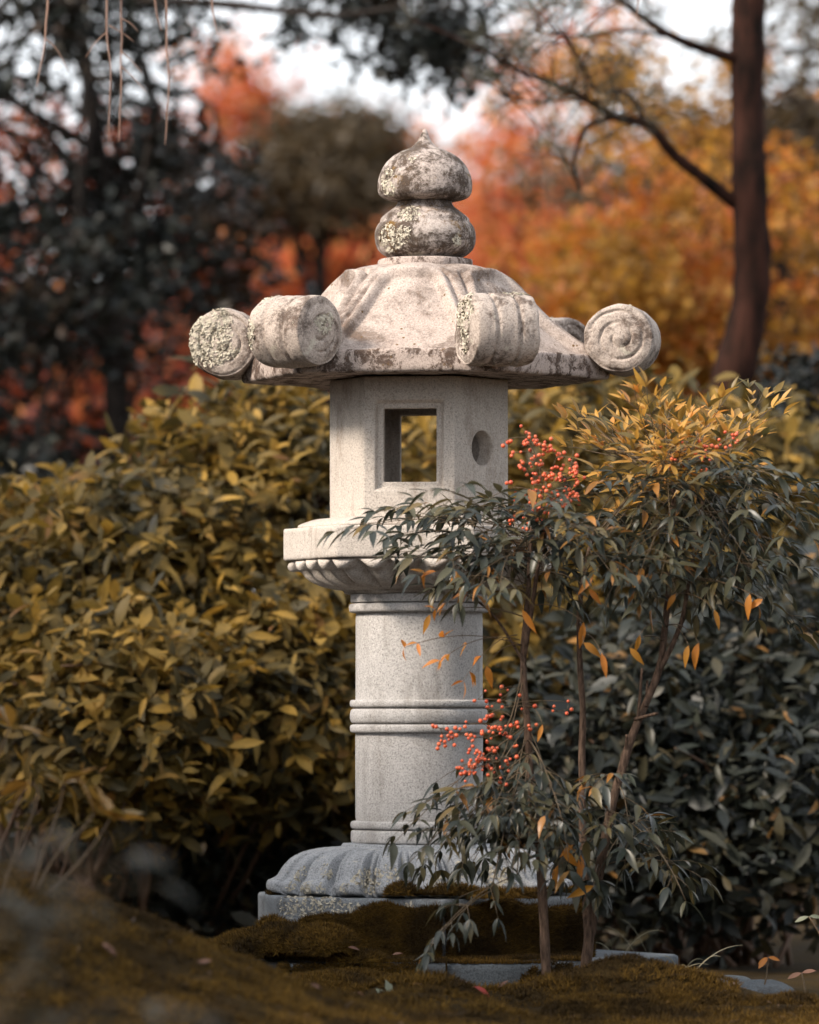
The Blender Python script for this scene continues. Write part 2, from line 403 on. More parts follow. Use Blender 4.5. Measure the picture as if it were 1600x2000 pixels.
def hexf(th, ph, k=1.0):
    d = np.mod(th-ph, R(60)) - R(30)
    return (1-k) + k*math.cos(R(30))/np.cos(d)
# angle th is measured from +x towards the camera (-y)
def pol(r, th, z, ax): return np.stack([ax[0]+r*np.cos(th), ax[1]-r*np.sin(th), z+0*r], -1)
def prof(pts, s):
    pts = np.asarray(pts, float); d = np.concatenate([[0], np.cumsum(np.hypot(*np.diff(pts, axis=0).T))]); d /= d[-1]
    return np.interp(s, d, pts[:, 0]), np.interp(s, d, pts[:, 1])
def rounded(pts, n=5, it=2):
    p = np.asarray(pts, float)
    for _ in range(it):
        q = [p[0]]
        for a, b in zip(p[:-1], p[1:]): q += [a*.75+b*.25, a*.25+b*.75]
        q.append(p[-1]); p = np.array(q)
    return p
def lathe(pts, ax, nth=96, ns=90, ph=0, k=0.0, jit=0.0, seed=1, it=2):
    pp = rounded(pts, it=it)
    def fn(th, s):
        r, z = prof(pp, s); v = pol(r*hexf(th, ph, k), th, z, ax)
        if jit: v = v + jit*wob(v.reshape(-1, 3), 25, seed).reshape(th.shape)[..., None]*unit(v-ax-np.array([0, 0, 1])*z[..., None]*1.0)
        return v
    V, q = surf(fn, nth, ns); return V, q[:, ::-1]
def zz(y): return (1880-y)/800
def part(name, V, F, mat, parent=lantern, smooth=True, off=LOC):
    return obj(name, mesh_np(name, np.asarray(V)-off, F if isinstance(F, list) else [F], smooth), mat, parent)

# finial: bud over bowl
H = lambda L: [(a/800, zz(y)) for a, y in L]
V, q = lathe(H([(0, 251), (5, 254), (9, 265), (15, 277), (24, 286), (36, 292), (50, 297), (66, 307), (80, 321), (89, 338), (92.5, 352), (93, 366), (92, 377), (87, 385), (76, 390), (60, 393), (50, 394), (0, 395)]), AXR, jit=.0022, seed=4, it=1)
fin = part('finial', V, q, M['stone_finial']); lichen_src.append((V, q, 'fin'))
V, q = lathe(H([(0, 390), (52, 391), (53, 397), (57, 404), (70, 413), (82, 422), (88, 428), (88, 434), (93, 439), (98, 448), (100, 460), (99, 474), (94, 487), (84, 497), (70, 504), (66, 511), (0, 512)]), AXR, jit=.0028, seed=5, it=1)
part('finial_bowl', V, q, M['stone_bowl']); lichen_src.append((V, q, 'bowl'))
V, q = lathe(H([(0, 506), (88, 506), (93, 508), (94, 514), (94, 524), (90, 530)]), AXR, ph=PH_ROOF, k=.35, jit=.002, seed=6, it=1)
part('roof_cap', V, q, M['stone_fascia'])

# roof: six curved faces with a recessed panel each
RP = np.array([(.10, 1.699), (.135, 1.694), (.168, 1.683), (.205, 1.667), (.245, 1.632), (.283, 1.594), (.325, 1.555), (.375, 1.519), (.42, 1.493), (.452, 1.476)])
RP = rounded(RP, it=2)
mb = MB()
nu, nt_ = 91, 70
for k in range(6):
    a0 = PH_ROOF + k*R(60); a1 = a0 + R(60)
    U, T = np.meshgrid(np.linspace(-1, 1, nu), np.linspace(0, 1, nt_), indexing='ij')
    r, z = prof(RP, T)
    c0 = pol(r, a0 + 0*r, z, AXR); c1 = pol(r, a1 + 0*r, z, AXR)
    f = ((U+1)/2)[..., None]; p = c0*(1-f)+c1*f
    # faces bulge a little near the top
    nd = np.array([math.cos((a0+a1)/2), -math.sin((a0+a1)/2), 0])
    p = p + nd*(.030*np.cos(U*np.pi/2)*np.exp(-((T-.28)/.3)**2))[..., None] + np.array([0, 0, 1])*(.010*np.cos(U*np.pi/2)*np.exp(-((T-.3)/.3)**2))[..., None]
    dr = (1-np.abs(U))*r/2; s = T*.44
    bw = .044 - .004*T
    d1 = dr-bw; d2 = (s-.112)
    kk = .03; hsm = np.clip(.5+.5*(d2-d1)/kk, 0, 1); d = d2*(1-hsm)+d1*hsm-kk*hsm*(1-hsm)
    hgt = -.017*sstep(-.002, .012, d) + .006*np.exp(-((d+.009)/.007)**2) - .010*np.exp(-((d+.026)/.005)**2)
    nn = unit(np.cross(np.gradient(p, axis=1), np.gradient(p, axis=0)))
    if (nn[..., 2].mean() < 0): nn = -nn
    p = p + nn*(hgt + .0018*wob(p.reshape(-1, 3), 22, 9).reshape(U.shape))[..., None]
    V = p.reshape(-1, 3)
    i, j = np.meshgrid(np.arange(nu-1), np.arange(nt_-1), indexing='ij')
    q = np.stack([i*nt_+j, (i+1)*nt_+j, (i+1)*nt_+j+1, i*nt_+j+1], -1).reshape(-1, 4)
    mb.add(V, [q[:, ::-1]])
roof = obj('roof', mb.mesh('roof', LOC), M['stone_roof'], lantern)
# eave: fascia ring and flat underside
def eave(th, s):
    r, z = prof([(.438, 1.4775), (.453, 1.4745), (.456, 1.468), (.456, 1.426), (.452, 1.4195), (.43, 1.418), (.25, 1.424), (.02, 1.424)], s)
    v = pol(r*hexf(th, PH_ROOF, 1.0), th, z, AXR)
    return v + .0022*wob(v.reshape(-1, 3), 40, 12).reshape(th.shape)[..., None]
V, q = surf(eave, 360, 70)
part('eave', V, q[:, ::-1], M['stone_fascia'], roof, off=LOC)

# corner scrolls
def scroll(k):
    a = PH_ROOF + k*R(60)
    Rr, Wd = .0855, .085
    rad = np.array([math.cos(a), -math.sin(a), 0]); axd = np.array([math.sin(a), math.cos(a), 0])
    c = AXR + rad*.487 + np.array([0, 0, 1.514])
    nth, nside, nd = 96, 30, 40
    th = np.arange(nth)/nth*2*np.pi
    rows = []
    rs = np.linspace(.001, Rr*.93, nside)
    def side(sign, rr):
        RR, TH = np.meshgrid(rr, th, indexing='ij')
        turn = TH/(2*np.pi) if sign > 0 else TH/(2*np.pi)
        ph = (RR/(Rr*.34) - turn) % 1.0
        dd = np.minimum(ph, 1-ph)
        o = Wd - .0065*np.exp(-(dd/.11)**2)*(.7+.5*np.sin(TH*2+k*1.7+RR*60))*sstep(.05, .2, RR/Rr) - .010*(RR/Rr)**4 + .006*np.exp(-(RR/(Rr*.18))**2)
        return RR, TH, o
    parts_ = []
    RR, TH, o = side(1, rs); parts_.append((RR, TH, o))
    t = np.linspace(1, -1, nd)[1:-1]
    TT, TH2 = np.meshgrid(t, th, indexing='ij')
    rr = Rr*(1-.07*np.abs(TT)**6) - .0075*np.exp(-((TT-.36)/.05)**2) - .0075*np.exp(-((TT+.36)/.05)**2)
    parts_.append((rr, TH2, TT*(Wd-.004)))
    RR, TH, o = side(-1, rs[::-1]); parts_.append((RR, TH, -o))
    RRa = np.concatenate([x[0] for x in parts_]); THa = np.concatenate([x[1] for x in parts_]); Oa = np.concatenate([x[2] for x in parts_])
    V = c + RRa[..., None]*(np.cos(THa)[..., None]*rad + np.sin(THa)[..., None]*np.array([0, 0, 1.0])) + Oa[..., None]*axd
    V = V.reshape(-1, 3); V = V + (.0030*wob(V, 38, 20+k) + .0014*wob(V, 120, 30+k))[:, None]*unit(V-c)
    n = RRa.shape[0]
    i, j = np.meshgrid(np.arange(n-1), np.arange(nth), indexing='ij')
    q = np.stack([i*nth+j, i*nth+(j+1) % nth, (i+1)*nth+(j+1) % nth, (i+1)*nth+j], -1).reshape(-1, 4)
    return V, q, c
SCR = []
for k in range(6):
    V, q, c = scroll(k); SCR.append((V, q, c))
    part('scroll', V, q, M['stone_scroll'], roof)

# fire box
def prism(R_, z0, z1, ph, ax, n=6):
    th = ph + np.arange(n)*2*np.pi/n
    b_ = pol(np.full(n, R_), th, np.full(n, z0), ax); t_ = pol(np.full(n, R_), th, np.full(n, z1), ax)
    V = np.vstack([b_, t_]); j = np.arange(n)
    return V, [np.stack([(j+1) % n, j, j+n, (j+1) % n+n], -1), np.arange(n)[None, :], np.arange(n, 2*n)[None, ::-1]]
def boxcut(c, X, Y, Z, sx, sy, sz, taper=1.0):
    V = []
    for y, k in ((-1, 1.0), (1, taper)):
        for x, z in ((-1, -1), (1, -1), (1, 1), (-1, 1)): V.append(c + X*sx*x*k + Y*sy*y + Z*sz*z*k)
    return np.array(V), [np.array([[0, 1, 2, 3], [7, 6, 5, 4], [0, 4, 5, 1], [1, 5, 6, 2], [2, 6, 7, 3], [3, 7, 4, 0]])]
def boolean(base, cutters):
    bo = obj('tmp', mesh_np('tmp', *base, smooth=False), None); cs = []
    for c in cutters:
        co = obj('tmpc', mesh_np('tmpc', *c, smooth=False), None); cs.append(co)
        md = bo.modifiers.new('b', 'BOOLEAN'); md.operation = 'DIFFERENCE'; md.object = co; md.solver = 'EXACT'
    dg = bpy.context.evaluated_depsgraph_get(); dg.update()
    me = bpy.data.meshes.new_from_object(bo.evaluated_get(dg))
    for o in [bo]+cs: bpy.data.objects.remove(o)
    return me
def fix(me):
    import bmesh
    bm = bmesh.new(); bm.from_mesh(me); bmesh.ops.recalc_face_normals(bm, faces=bm.faces); bm.to_mesh(me); bm.free(); return me
ZB0, ZB1, RB = 1.080, 1.421, .2197
AXB = np.array([.0225, 0, 0])
def outward(VF):
    V, F = VF
    me = fix(mesh_np('t', V, F, False)); V2 = np.array([v.co[:] for v in me.vertices]); groups = {}
    for p in me.polygons: groups.setdefault(len(p.vertices), []).append(list(p.vertices))
    bpy.data.meshes.remove(me); return V2, [np.array(g) for g in groups.values()]
cut = [outward(prism(RB-.048, ZB0+.05, ZB1-.04, PH_BOX, AXB))]
UPV = np.array([0, 0, 1.0])
for sgn in (1, -1):
    a = PH_BOX + R(90) + (0 if sgn > 0 else R(180))
    nrm = np.array([math.cos(a), -math.sin(a), 0]); X = np.cross(nrm, UPV)
    fc = AXB + nrm*RB*.866 + UPV*1.255
    cut.append(outward(boxcut(fc, X, -nrm, UPV, .064, .09, .0885)))
    cut.append(outward(boxcut(fc + nrm*.001, X, -nrm, UPV, .089, .016, .1165, .87)))
a = PH_BOX + R(30); nrm = np.array([math.cos(a), -math.sin(a), 0]); X = np.cross(nrm, UPV); fc = AXB + nrm*RB*.866 + UPV*1.2505 - X*.004
t = np.arange(40)/40*2*np.pi
def disc_cut(rad, depth):
    ring = lambda o, r: fc + nrm*o + r*(np.cos(t)[:, None]*X + np.sin(t)[:, None]*UPV)
    V = np.vstack([ring(.02, rad), ring(-depth, rad*.94)]); j = np.arange(40)
    return outward((V, [np.stack([j, (j+1) % 40, (j+1) % 40+40, j+40], -1), np.arange(40)[None], np.arange(40, 80)[None]]))
cut += [disc_cut(.043, .045)]
me = boolean(outward(prism(RB, ZB0, ZB1, PH_BOX, AXB)), cut)
me.transform(Matrix.Translation(-Vector(LOC)))
fb = obj('fire_box', me, M['stone_clean'], lantern)
md = fb.modifiers.new('bevel', 'BEVEL'); md.width = .0035; md.segments = 2; md.limit_method = 'ANGLE'; md.angle_limit = R(30)

# platform and its raised step
V, q = lathe([(0, 1.0845), (.245, 1.0845), (.262, 1.082), (.303, 1.068), (.305, 1.060), (.27, 1.054), (0, 1.054)], AX, nth=240, ns=60, ph=PH_BOX, k=1.0, it=1)
part('platform_step', V, q, M['stone_clean'])
V, q = lathe([(0, 1.0595), (.328, 1.0595), (.334, 1.0595), (.3345, 1.058), (.3345, 1.052), (.3345, .990), (.3345, .983), (.333, .982), (.327, .982), (0, .982)], AX, nth=360, ns=120, ph=PH_BOX, k=1.0, jit=.0008, seed=31, it=1)
part('platform', V, q, M['stone_clean'])
# carved petals under the platform
BP = [(.300, .983), (.316, .981), (.321, .975), (.318, .968), (.296, .961), (.281, .952), (.266, .938), (.245, .924), (.222, .914), (.198, .909), (.186, .908), (.184, .901), (.170, .897)]
BPr = rounded(BP, it=1)
def bowl(th, s):
    r, z = prof(BPr, s)
    lobe = np.abs(np.cos(12*(th-PH_BOX)+.9*(s-.3)))**.5
    amp = .052*np.exp(-((s-.52)/.26)**2) + .017*np.exp(-((s-.17)/.10)**2)
    fine = np.abs(np.cos(24*(th-PH_BOX)))**.5
    r = r*hexf(th, PH_BOX, .75) + amp*(lobe-.75)
    z = z - .020*(np.abs(np.cos(12*(th-PH_BOX)))**1.6-.5)*np.exp(-((s-.20)/.09)**2)
    return pol(r, th, z, AX)
V, q = surf(bowl, 480, 80)
part('petal_bowl', V, q[:, ::-1], M['stone_clean'])

# shaft with its rings
def ring(name, z0, z1, r, e=.4):
    h = (z1-z0)/2; m = (z0+z1)/2; b_ = min(h, .012)
    V, q = lathe([(.14, z1), (r-b_, z1), (r-b_*.25, z1-.1*h), (r, m+h*e), (r, m-h*e), (r-b_*.25, z0+.1*h), (r-b_, z0), (.14, z0)], AX, nth=128, ns=40, it=2)
    return part(name, V, q, M['stone_shaft'], shaft)
V, q = lathe([(.10, .905), (.155, .90), (.155, .70), (.156, .5), (.1555, .30), (.10, .28)], AX, nth=128, ns=40, it=1)
shaft = part('shaft', V, q, M['stone_shaft'])
ring('ring', .8775, .899, .1675, .9); ring('ring', .8535, .8765, .1715)
ring('ring', .6225, .6415, .1690); ring('ring', .5835, .6205, .1690, .25); ring('ring', .5605, .5820, .1690)
ring('ring', .3265, .3465, .1675); ring('ring', .2905, .3255, .1670, .6)

# lotus foot
BL = [(.12, .292), (.190, .291), (.196, .288), (.197, .282), (.212, .2825), (.25, .278), (.284, .268), (.313, .251), (.333, .229), (.345, .210), (.351, .203), (.362, .198), (.374, .195), (.376, .187), (.376, .176), (.366, .1705), (.30, .168)]
BLr = rounded(BL, it=1)
def foot(th, s):
    r, z = prof(BLr, s)
    u = 11*(th-.12) + 2.0*(s-.45)
    lobe = np.abs(np.cos(u))**.6; rib = np.abs(np.sin(u))**90
    on = sstep(.26, .52, s)*(1-sstep(.93, 1.0, s))
    edge = np.exp(-((s-.80)/.08)**2)
    lobe = np.abs(np.cos(u))**.6
    rim = np.exp(-((np.abs(np.sin(u))-.80)/.07)**2)
    cut_ = np.exp(-((np.abs(np.sin(u))-.93)/.035)**2)
    rim = np.exp(-((np.abs(np.sin(u))-.78)/.09)**2)
    dh = on*(.050*(lobe-.70) + .010*rim - .022*cut_ + .022*rib)*(.30+.70*np.exp(-((s-.62)/.18)**2))
    r = r*hexf(th, R(22), .25) + dh*(.35+.5*s) + edge*.030*(lobe-.9); z = z + dh*(1-.55*s)*.8
    z = np.maximum(z, .1665)
    return pol(r, th, z, AX)
V, q = surf(foot, 1152, 130); q = q[:, ::-1]
V = V + (.0028*wob(V, 30, 71) + .0012*wob(V, 110, 72))[:, None]*np.array([.5, -.5, .8])
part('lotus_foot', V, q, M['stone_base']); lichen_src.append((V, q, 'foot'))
# hexagonal slab
PH_SLAB = R(22.5)
V, q = lathe([(0, .168), (.40, .168), (.424, .168), (.429, .166), (.431, .160), (.432, .10), (.433, .03), (.433, -.04), (.40, -.05)], AX, nth=300, ns=90, ph=PH_SLAB, k=1.0, jit=.0025, seed=40, it=1)
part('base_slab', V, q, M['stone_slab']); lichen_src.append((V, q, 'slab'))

# lichen crusts: small raised flakes
def sample(V, q, n, r=rng):
    t = np.concatenate([q[:, [0, 1, 2]], q[:, [0, 2, 3]]])
    A, B, C = V[t[:, 0]], V[t[:, 1]], V[t[:, 2]]
    N_ = np.cross(B-A, C-A); ar = np.linalg.norm(N_, axis=1); k = r.choice(len(t), n, p=ar/ar.sum())
    u, v = r.random(n), r.random(n); f = u+v > 1; u[f] = 1-u[f]; v[f] = 1-v[f]
    return A[k]+u[:, None]*(B[k]-A[k])+v[:, None]*(C[k]-A[k]), unit(N_[k])
flake = (np.array([[0, 0, .16], [1, .1, .05], [.55, .8, .22], [-.35, .9, .0], [-1, .15, .2], [-.6, -.75, .0], [.45, -.9, .2]], float), [np.array([[0, 1, 2], [0, 2, 3], [0, 3, 4], [0, 4, 5], [0, 5, 6], [0, 6, 1]])])
def snap(V, x, y, r_):
    px1, py1 = project(V); d = np.hypot(px1-x, py1-y); near = d < 14
    if not near.any(): return (V[np.argmin(d)], r_)
    ii = np.nonzero(near)[0]; return (V[ii[np.argmin(V[ii, 1])]], r_)
def lichen_on(V, q, n, spots, thr=0.0, ns=45, size=.0045, seed=3, c=None):
    p, nn = sample(V, q, n)
    if c is not None:                      # make normals point away from a centre
        s = np.sign(((p-c)*nn).sum(1)); nn = nn*s[:, None]
    best = np.zeros(len(p))
    for (sc, sr) in spots: best = np.maximum(best, 1-np.linalg.norm(p-sc, axis=1)/sr)
    keep = best + .45*wob(p, ns, seed) > thr+.18
    keep &= best > 0
    p, nn = p[keep], nn[keep]
    d = rnd_dirs(len(p))
    return cloud_arrays(flake, p - nn*.0006, d, nn + .35*rnd_dirs(len(p)), size*rng.uniform(.5, 1.35, len(p)))
lm = MB()
camdir = np.array([0, -1, 0])
for k, (V, q, c) in enumerate(SCR):
    a = PH_ROOF + k*R(60)
    rad = np.array([math.cos(a), -math.sin(a), 0]); axd = np.array([math.sin(a), math.cos(a), 0]); s = -1 if axd[1] > 0 else 1
    f = axd*s*.088
    if k == 3: sp = [(c+f+rad*.03+UPV*.01, .085), (c+f+rad*.06+UPV*.03, .07), (c+f+UPV*.06, .05)]; n = 9000
    elif k == 2: sp = [(c+axd*.085*(1 if axd[0] < 0 else -1)+UPV*.05, .07), (c+axd*.085*(1 if axd[0] < 0 else -1)+rad*.05+UPV*.0, .07), (c+axd*.085*(-1 if axd[0] < 0 else 1)+UPV*.01, .045)]; n = 8000
    elif k == 1: sp = [(c+axd*.088*(1 if axd[0] < 0 else -1)+UPV*.03, .06), (c+axd*.088*(1 if axd[0] < 0 else -1)-UPV*.03, .045), (c+UPV*.0875+axd*.05, .04)]; n = 5000
    else: sp = [(c+UPV*.09, .03)]; n = 3000
    lm.add(*lichen_on(V, q, n, sp, c=c, seed=50+k))
SPOTS = {'fin': [(748, 335, .03), (745, 372, .028), (800, 300, .015)], 'bowl': [(785, 408, .035), (742, 465, .05), (775, 450, .035), (738, 445, .03), (900, 480, .015)],
         'foot': [(595, 1715, .04), (617, 1733, .05), (715, 1715, .06), (640, 1690, .035), (865, 1710, .05), (905, 1690, .04), (580, 1695, .03), (980, 1700, .05), (660, 1725, .05), (560, 1720, .03), (760, 1690, .03)],
         'slab': [(580, 1757, .06), (630, 1760, .07), (790, 1772, .03), (560, 1765, .04), (680, 1762, .03)]}
for V, q, nm in lichen_src:
    lm.add(*lichen_on(V, q, {'fin': 6000, 'bowl': 7000}.get(nm, 26000), [snap(V, *t3) for t3 in SPOTS[nm]], c=V.mean(0), seed=60, thr=.22 if nm in ('foot', 'slab') else .08))
o = obj('lichen', lm.mesh('lichen', LOC, False), M['lichen'], lantern); o['kind'] = 'stuff'

# the wider step stone below
step = thing('stone_step', (AX[0], 0, -.1), 'flat grey step stone half under moss below the lantern', 'stone step')
V, q = lathe([(0, .020), (.62, .020), (.633, .019), (.636, .014), (.637, -.02), (.64, -.12), (.5, -.14)], AX, nth=300, ns=80, ph=R(-2), k=1.0, jit=.003, seed=44, it=1)
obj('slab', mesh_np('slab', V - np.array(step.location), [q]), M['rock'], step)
bm_ = MB(); V, F = boxcut(P(872, 1893, -.553), np.array([1., 0, 0]), np.array([0, 1., 0]), UPV, .0022, .004, .03); bm_.add(V, F)
obj('joint', bm_.mesh('joint', np.array(step.location), False), M['soil'], step)

# ------------------------------------------------------------------ moss
tuft = []
for k in range(5):
    a = k*2*np.pi/5; c, s = math.cos(a), math.sin(a)
    b0 = np.array([.10*s, -.10*c]); tip = np.array([.75*c, .75*s])
    tuft.append([[b0[0], b0[1], 0], [-b0[0], -b0[1], 0], [tip[0], tip[1], .75+.2*(k % 2)]])
tuft = (np.array(tuft).reshape(-1, 3), [np.arange(15).reshape(5, 3)])
mo = MB()
def moss_at(p, nn, size):
    d = rnd_dirs(len(p)); mo.add(*cloud_arrays(tuft, p, np.cross(nn, d), nn + .35*rnd_dirs(len(p)), size))
# on the ground
n = 210000
x = rng.uniform(-1.5, 1.5, n); y = rng.uniform(-3.6, .3, n); z = ground_h(x, y); p = np.stack([x, y, z], -1)
px_, py_ = project(p)
keep = (px_ > -250) & (px_ < 1850) & (py_ < 2080) & ((x < .75) | (wob(p, 4, 77) > 0)) & ((y < -.2))
p = p[keep]; x, y = p[:, 0], p[:, 1]; e = .01
nn = unit(np.stack([-(ground_h(x+e, y)-ground_h(x-e, y))/(2*e), -(ground_h(x, y+e)-ground_h(x, y-e))/(2*e), np.ones(len(x))], -1))
moss_at(p, nn, .010*rng.uniform(.5, 1.6, len(p))*(1+.5*(wob(p, 34, 5) > .15)))
# on the step top, the slab's sides and its rim
def scatter_lathe(n, ph, Rr, z, mask):
    th = rng.uniform(0, 2*np.pi, n); rr = np.sqrt(rng.uniform(.35, 1, n))*Rr*hexf(th, ph)
    p = pol(rr, th, np.full(n, z), AX); return p[mask(p, th)]
p = scatter_lathe(26000, R(-2), .633, .02, lambda p, th: (wob(p, 9, 8)+.35 > 0) & (p[:, 1] < .1) & ~((p[:, 0] > .42) & (p[:, 1] > -.40)))
moss_at(p + UPV*.004*(1+wob(p, 14, 3))[:, None], np.tile(UPV, (len(p), 1)), .010*rng.uniform(.6, 1.4, len(p)))
n = 60000
th = rng.uniform(R(-10), R(215), n); z = rng.uniform(.0, .168, n)
p = pol(.433*hexf(th, PH_SLAB), th, z, AX)
fa = np.floor((th-PH_SLAB)/R(60))*R(60)+PH_SLAB+R(30)
nn = np.stack([np.cos(fa), -np.sin(fa), 0*fa], -1)
top = .155 - .055*sstep(-.02, -.30, p[:, 0]*1.0) - .02*(p[:, 0] > -.05)*0 + .02*wob(p, 16, 15)
keep = (z < top + .012*wob(p, 45, 11)) & ~((p[:, 0] < -.345) & (z > .07))
thick = .012*(1+wob(p, 20, 21))*sstep(.17, .02, z)
p = p[keep]; nn = nn[keep]; moss_at(p + nn*thick[keep][:, None], nn + .4*UPV, .011*rng.uniform(.6, 1.5, len(p)))
p = scatter_lathe(16000, PH_SLAB, .43, .168, lambda p, th: ((p[:, 0] > -.02) | (wob(p, 22, 6) > .55)) & (np.hypot(p[:, 0]-AX[0], p[:, 1]) > .345) & (wob(p, 12, 4) > -.75) & (p[:, 1] < .05))
moss_at(p + UPV*(.010*(1+wob(p, 18, 3))*(p[:, 0] > -.02))[:, None], np.tile(UPV, (len(p), 1)), .011*rng.uniform(.6, 1.4, len(p)))
n = 16000
th = rng.uniform(R(-5), R(185), n); z = rng.uniform(-.06, .02, n)
p = pol(.639*hexf(th, R(-2)), th, z, AX); fa = np.floor((th-R(-2))/R(60))*R(60)+R(28); nn = np.stack([np.cos(fa), -np.sin(fa), 0*fa], -1)
keep = (wob(p*np.array([1, 1, .4]), 11, 19) + .25*wob(p, 50, 20) > .38) & (p[:, 1] < -.05)
p = p[keep]; nn = nn[keep]; moss_at(p, nn + .3*UPV, .010*rng.uniform(.6, 1.5, len(p)))
# cushions
ico = []
def cushion(c, sx_, sy_, sz_, seed):
    th, ph = np.meshgrid(np.linspace(0, 2*np.pi, 40, endpoint=False), np.linspace(0, R(100), 18), indexing='ij')
    d = np.stack([np.cos(th)*np.sin(ph), np.sin(th)*np.sin(ph), np.cos(ph)], -1)
    V = c + d*np.array([sx_, sy_, sz_])*(1+.16*wob((d*np.array([sx_, sy_, sz_])).reshape(-1, 3)*1, 28, seed).reshape(th.shape))[..., None]
    n2 = 18; i, j = np.meshgrid(np.arange(40), np.arange(n2-1), indexing='ij'); i2 = (i+1) % 40
    q = np.stack([i*n2+j, i*n2+j+1, i2*n2+j+1, i2*n2+j], -1).reshape(-1, 4)
    V = V.reshape(-1, 3); mo.add(V*1.0, [q])
    p, nn = sample(V, q, int(26000*sx_*2*(sz_+sy_)*2.2))
    s = np.sign(((p-c)*nn).sum(1)); nn = nn*s[:, None]
    moss_at(p, unit(nn+.3*UPV), .011*rng.uniform(.6, 1.5, len(p)))
for (a, b_, Y, sx_, sy_, sz_, sd) in ((630, 1852, -.54, .085, .07, .055, 1), (560, 1850, -.45, .075, .07, .055, 2), (505, 1855, -.40, .10, .10, .045, 3), (700, 1876, -.52, .07, .05, .02, 4), (532, 1830, -.36, .045, .03, .05, 5),
        (450, 1862, -.42, .09, .10, .03, 6), (700, 1925, -.68, .11, .07, .03, 7), (880, 1745, -.375, .07, .02, .018, 8), (1000, 1752, -.39, .09, .02, .018, 9), (785, 1745, -.375, .035, .02, .025, 10), (640, 1945, -.80, .15, .10, .045, 11), (830, 1985, -1.3, .13, .1, .05, 12), (1330, 1975, -1.0, .12, .08, .05, 13), (1180, 1988, -1.1, .14, .08, .05, 14), (1450, 1985, -1.0, .07, .06, .045, 15), (1545, 1985, -.95, .09, .06, .05, 16)):
    cushion(P(a, b_, Y), sx_, sy_, sz_, sd)
tag(obj('moss', mo.mesh('moss', (0, 0, 0), False), M['moss']), 'golden brown moss covering the ground and the lantern slab', 'moss', kind='stuff')

# ------------------------------------------------------------------ nandina
NT = [leaf_tmpl(.29, .32, .22, 4, .38, 0, 1.1), leaf_tmpl(.32, .28, .40, 4, .36, .3, 1.15), leaf_tmpl(.25, .40, .10, 4, .40, -.3, 1.05), leaf_tmpl(.27, .5, .3, 4, .42, .6, 1.05)]
def bez(a, b, bow, n=9, side=0.0):
    a = np.asarray(a, float); b = np.asarray(b, float); c = (a+b)/2 + np.array([side, 0, bow]); t = np.linspace(0, 1, n)[:, None]
    return a*(1-t)**2+2*c*t*(1-t)+b*t*t
class Plant:
    def __init__(s): s.pos = []; s.d = []; s.n = []; s.L = []; s.tw = MB()
    def leaf(s, p, d, n, L): s.pos.append(p); s.d.append(d); s.n.append(n); s.L.append(L)
    def frond(s, o, tip, bow=.05, pairs=4, L=.058, up=0.0, droop=.35, rad=.0016, start=.3, r=random):
        path = bez(o, tip, bow, 10, r.uniform(-.03, .03)); s.tw.tube(path, np.linspace(rad, rad*.45, 10), 5)
        tot = np.linalg.norm(path[-1]-path[0])
        for i in range(pairs):
            t = start + (1-start)*(i+.5*r.random())/pairs
            k = min(int(t*9), 8); p = path[k]+(path[k+1]-path[k])*(t*9-k); T = unit(path[k+1]-path[k])
            sd = unit(np.cross(T, UPV+.01))
            for sg in (-1, 1):
                sd2 = unit(sd*sg + np.array([r.gauss(0, .35), r.gauss(0, .35), r.gauss(0, .25)]))
                sub = unit(T*.75 + sd2*.8 + UPV*(.15+up*.5))
                l2 = tot*.33*(1.15-t*.7)*r.uniform(.7, 1.2)
                e = p + sub*l2 - UPV*l2*(.18*(1-up)); pp = bez(p, e, l2*.12, 5); s.tw.tube(pp, [rad*.55, rad*.5, rad*.45, rad*.4, rad*.3], 4)
                s.whorl(pp[-1], unit(pp[-1]-pp[-2]), L, up, droop, r, 3)
                if l2 > .055: s.whorl(pp[2], unit(pp[3]-pp[2]), L*.9, up, droop, r, 2)
        s.whorl(path[-1], unit(path[-1]-path[-2]), L, up, droop, r, 3)
    def hang(s, p, d, n, L, paths):
        q_ = min((pp[np.argmin(np.linalg.norm(pp-(p+UPV*.05), axis=1))] for pp in paths), key=lambda z_: np.linalg.norm(z_-p-UPV*.05))
        s.leaf(p, d, n, L); s.tw.tube(bez(q_, p, .04, 8), np.linspace(.0014, .0008, 8), 4)
    def whorl(s, p, T, L, up, droop, r, k):
        sd = unit(np.cross(T, UPV+.01)); nb = np.cross(sd, T)
        for i in range(k):
            sg = (0, 1, -1)[i] if k == 3 else (1, -1)[i]
            d = unit(T*(.9 if sg == 0 else .75) + sd*sg*.75 + nb*r.gauss(0, .25) - UPV*(droop*r.uniform(.1, 1.5)) + UPV*up*1.1)
            nrm = unit(UPV*(1.25-.85*up) + nb*.2 + np.array([r.gauss(0, .38), r.gauss(0, .38), r.gauss(0, .2)]) - np.array([0, .55*up, 0]))
            s.leaf(p, d, nrm, L*r.uniform(.45, 1.25))
    def done(s, root, mat, nparts, twig=None, name='leaf', mass='foliage', tm=NT, twname='twigs'):
        if s.pos: leaves(root, tm, np.array(s.pos), np.array(s.d), np.array(s.n), np.array(s.L), mat, nparts, name, mass)
        if s.tw.n:
            o = obj(twname, s.tw.mesh(twname, np.array(root.location)), twig or M['stalk'], root); o['kind'] = 'stuff'

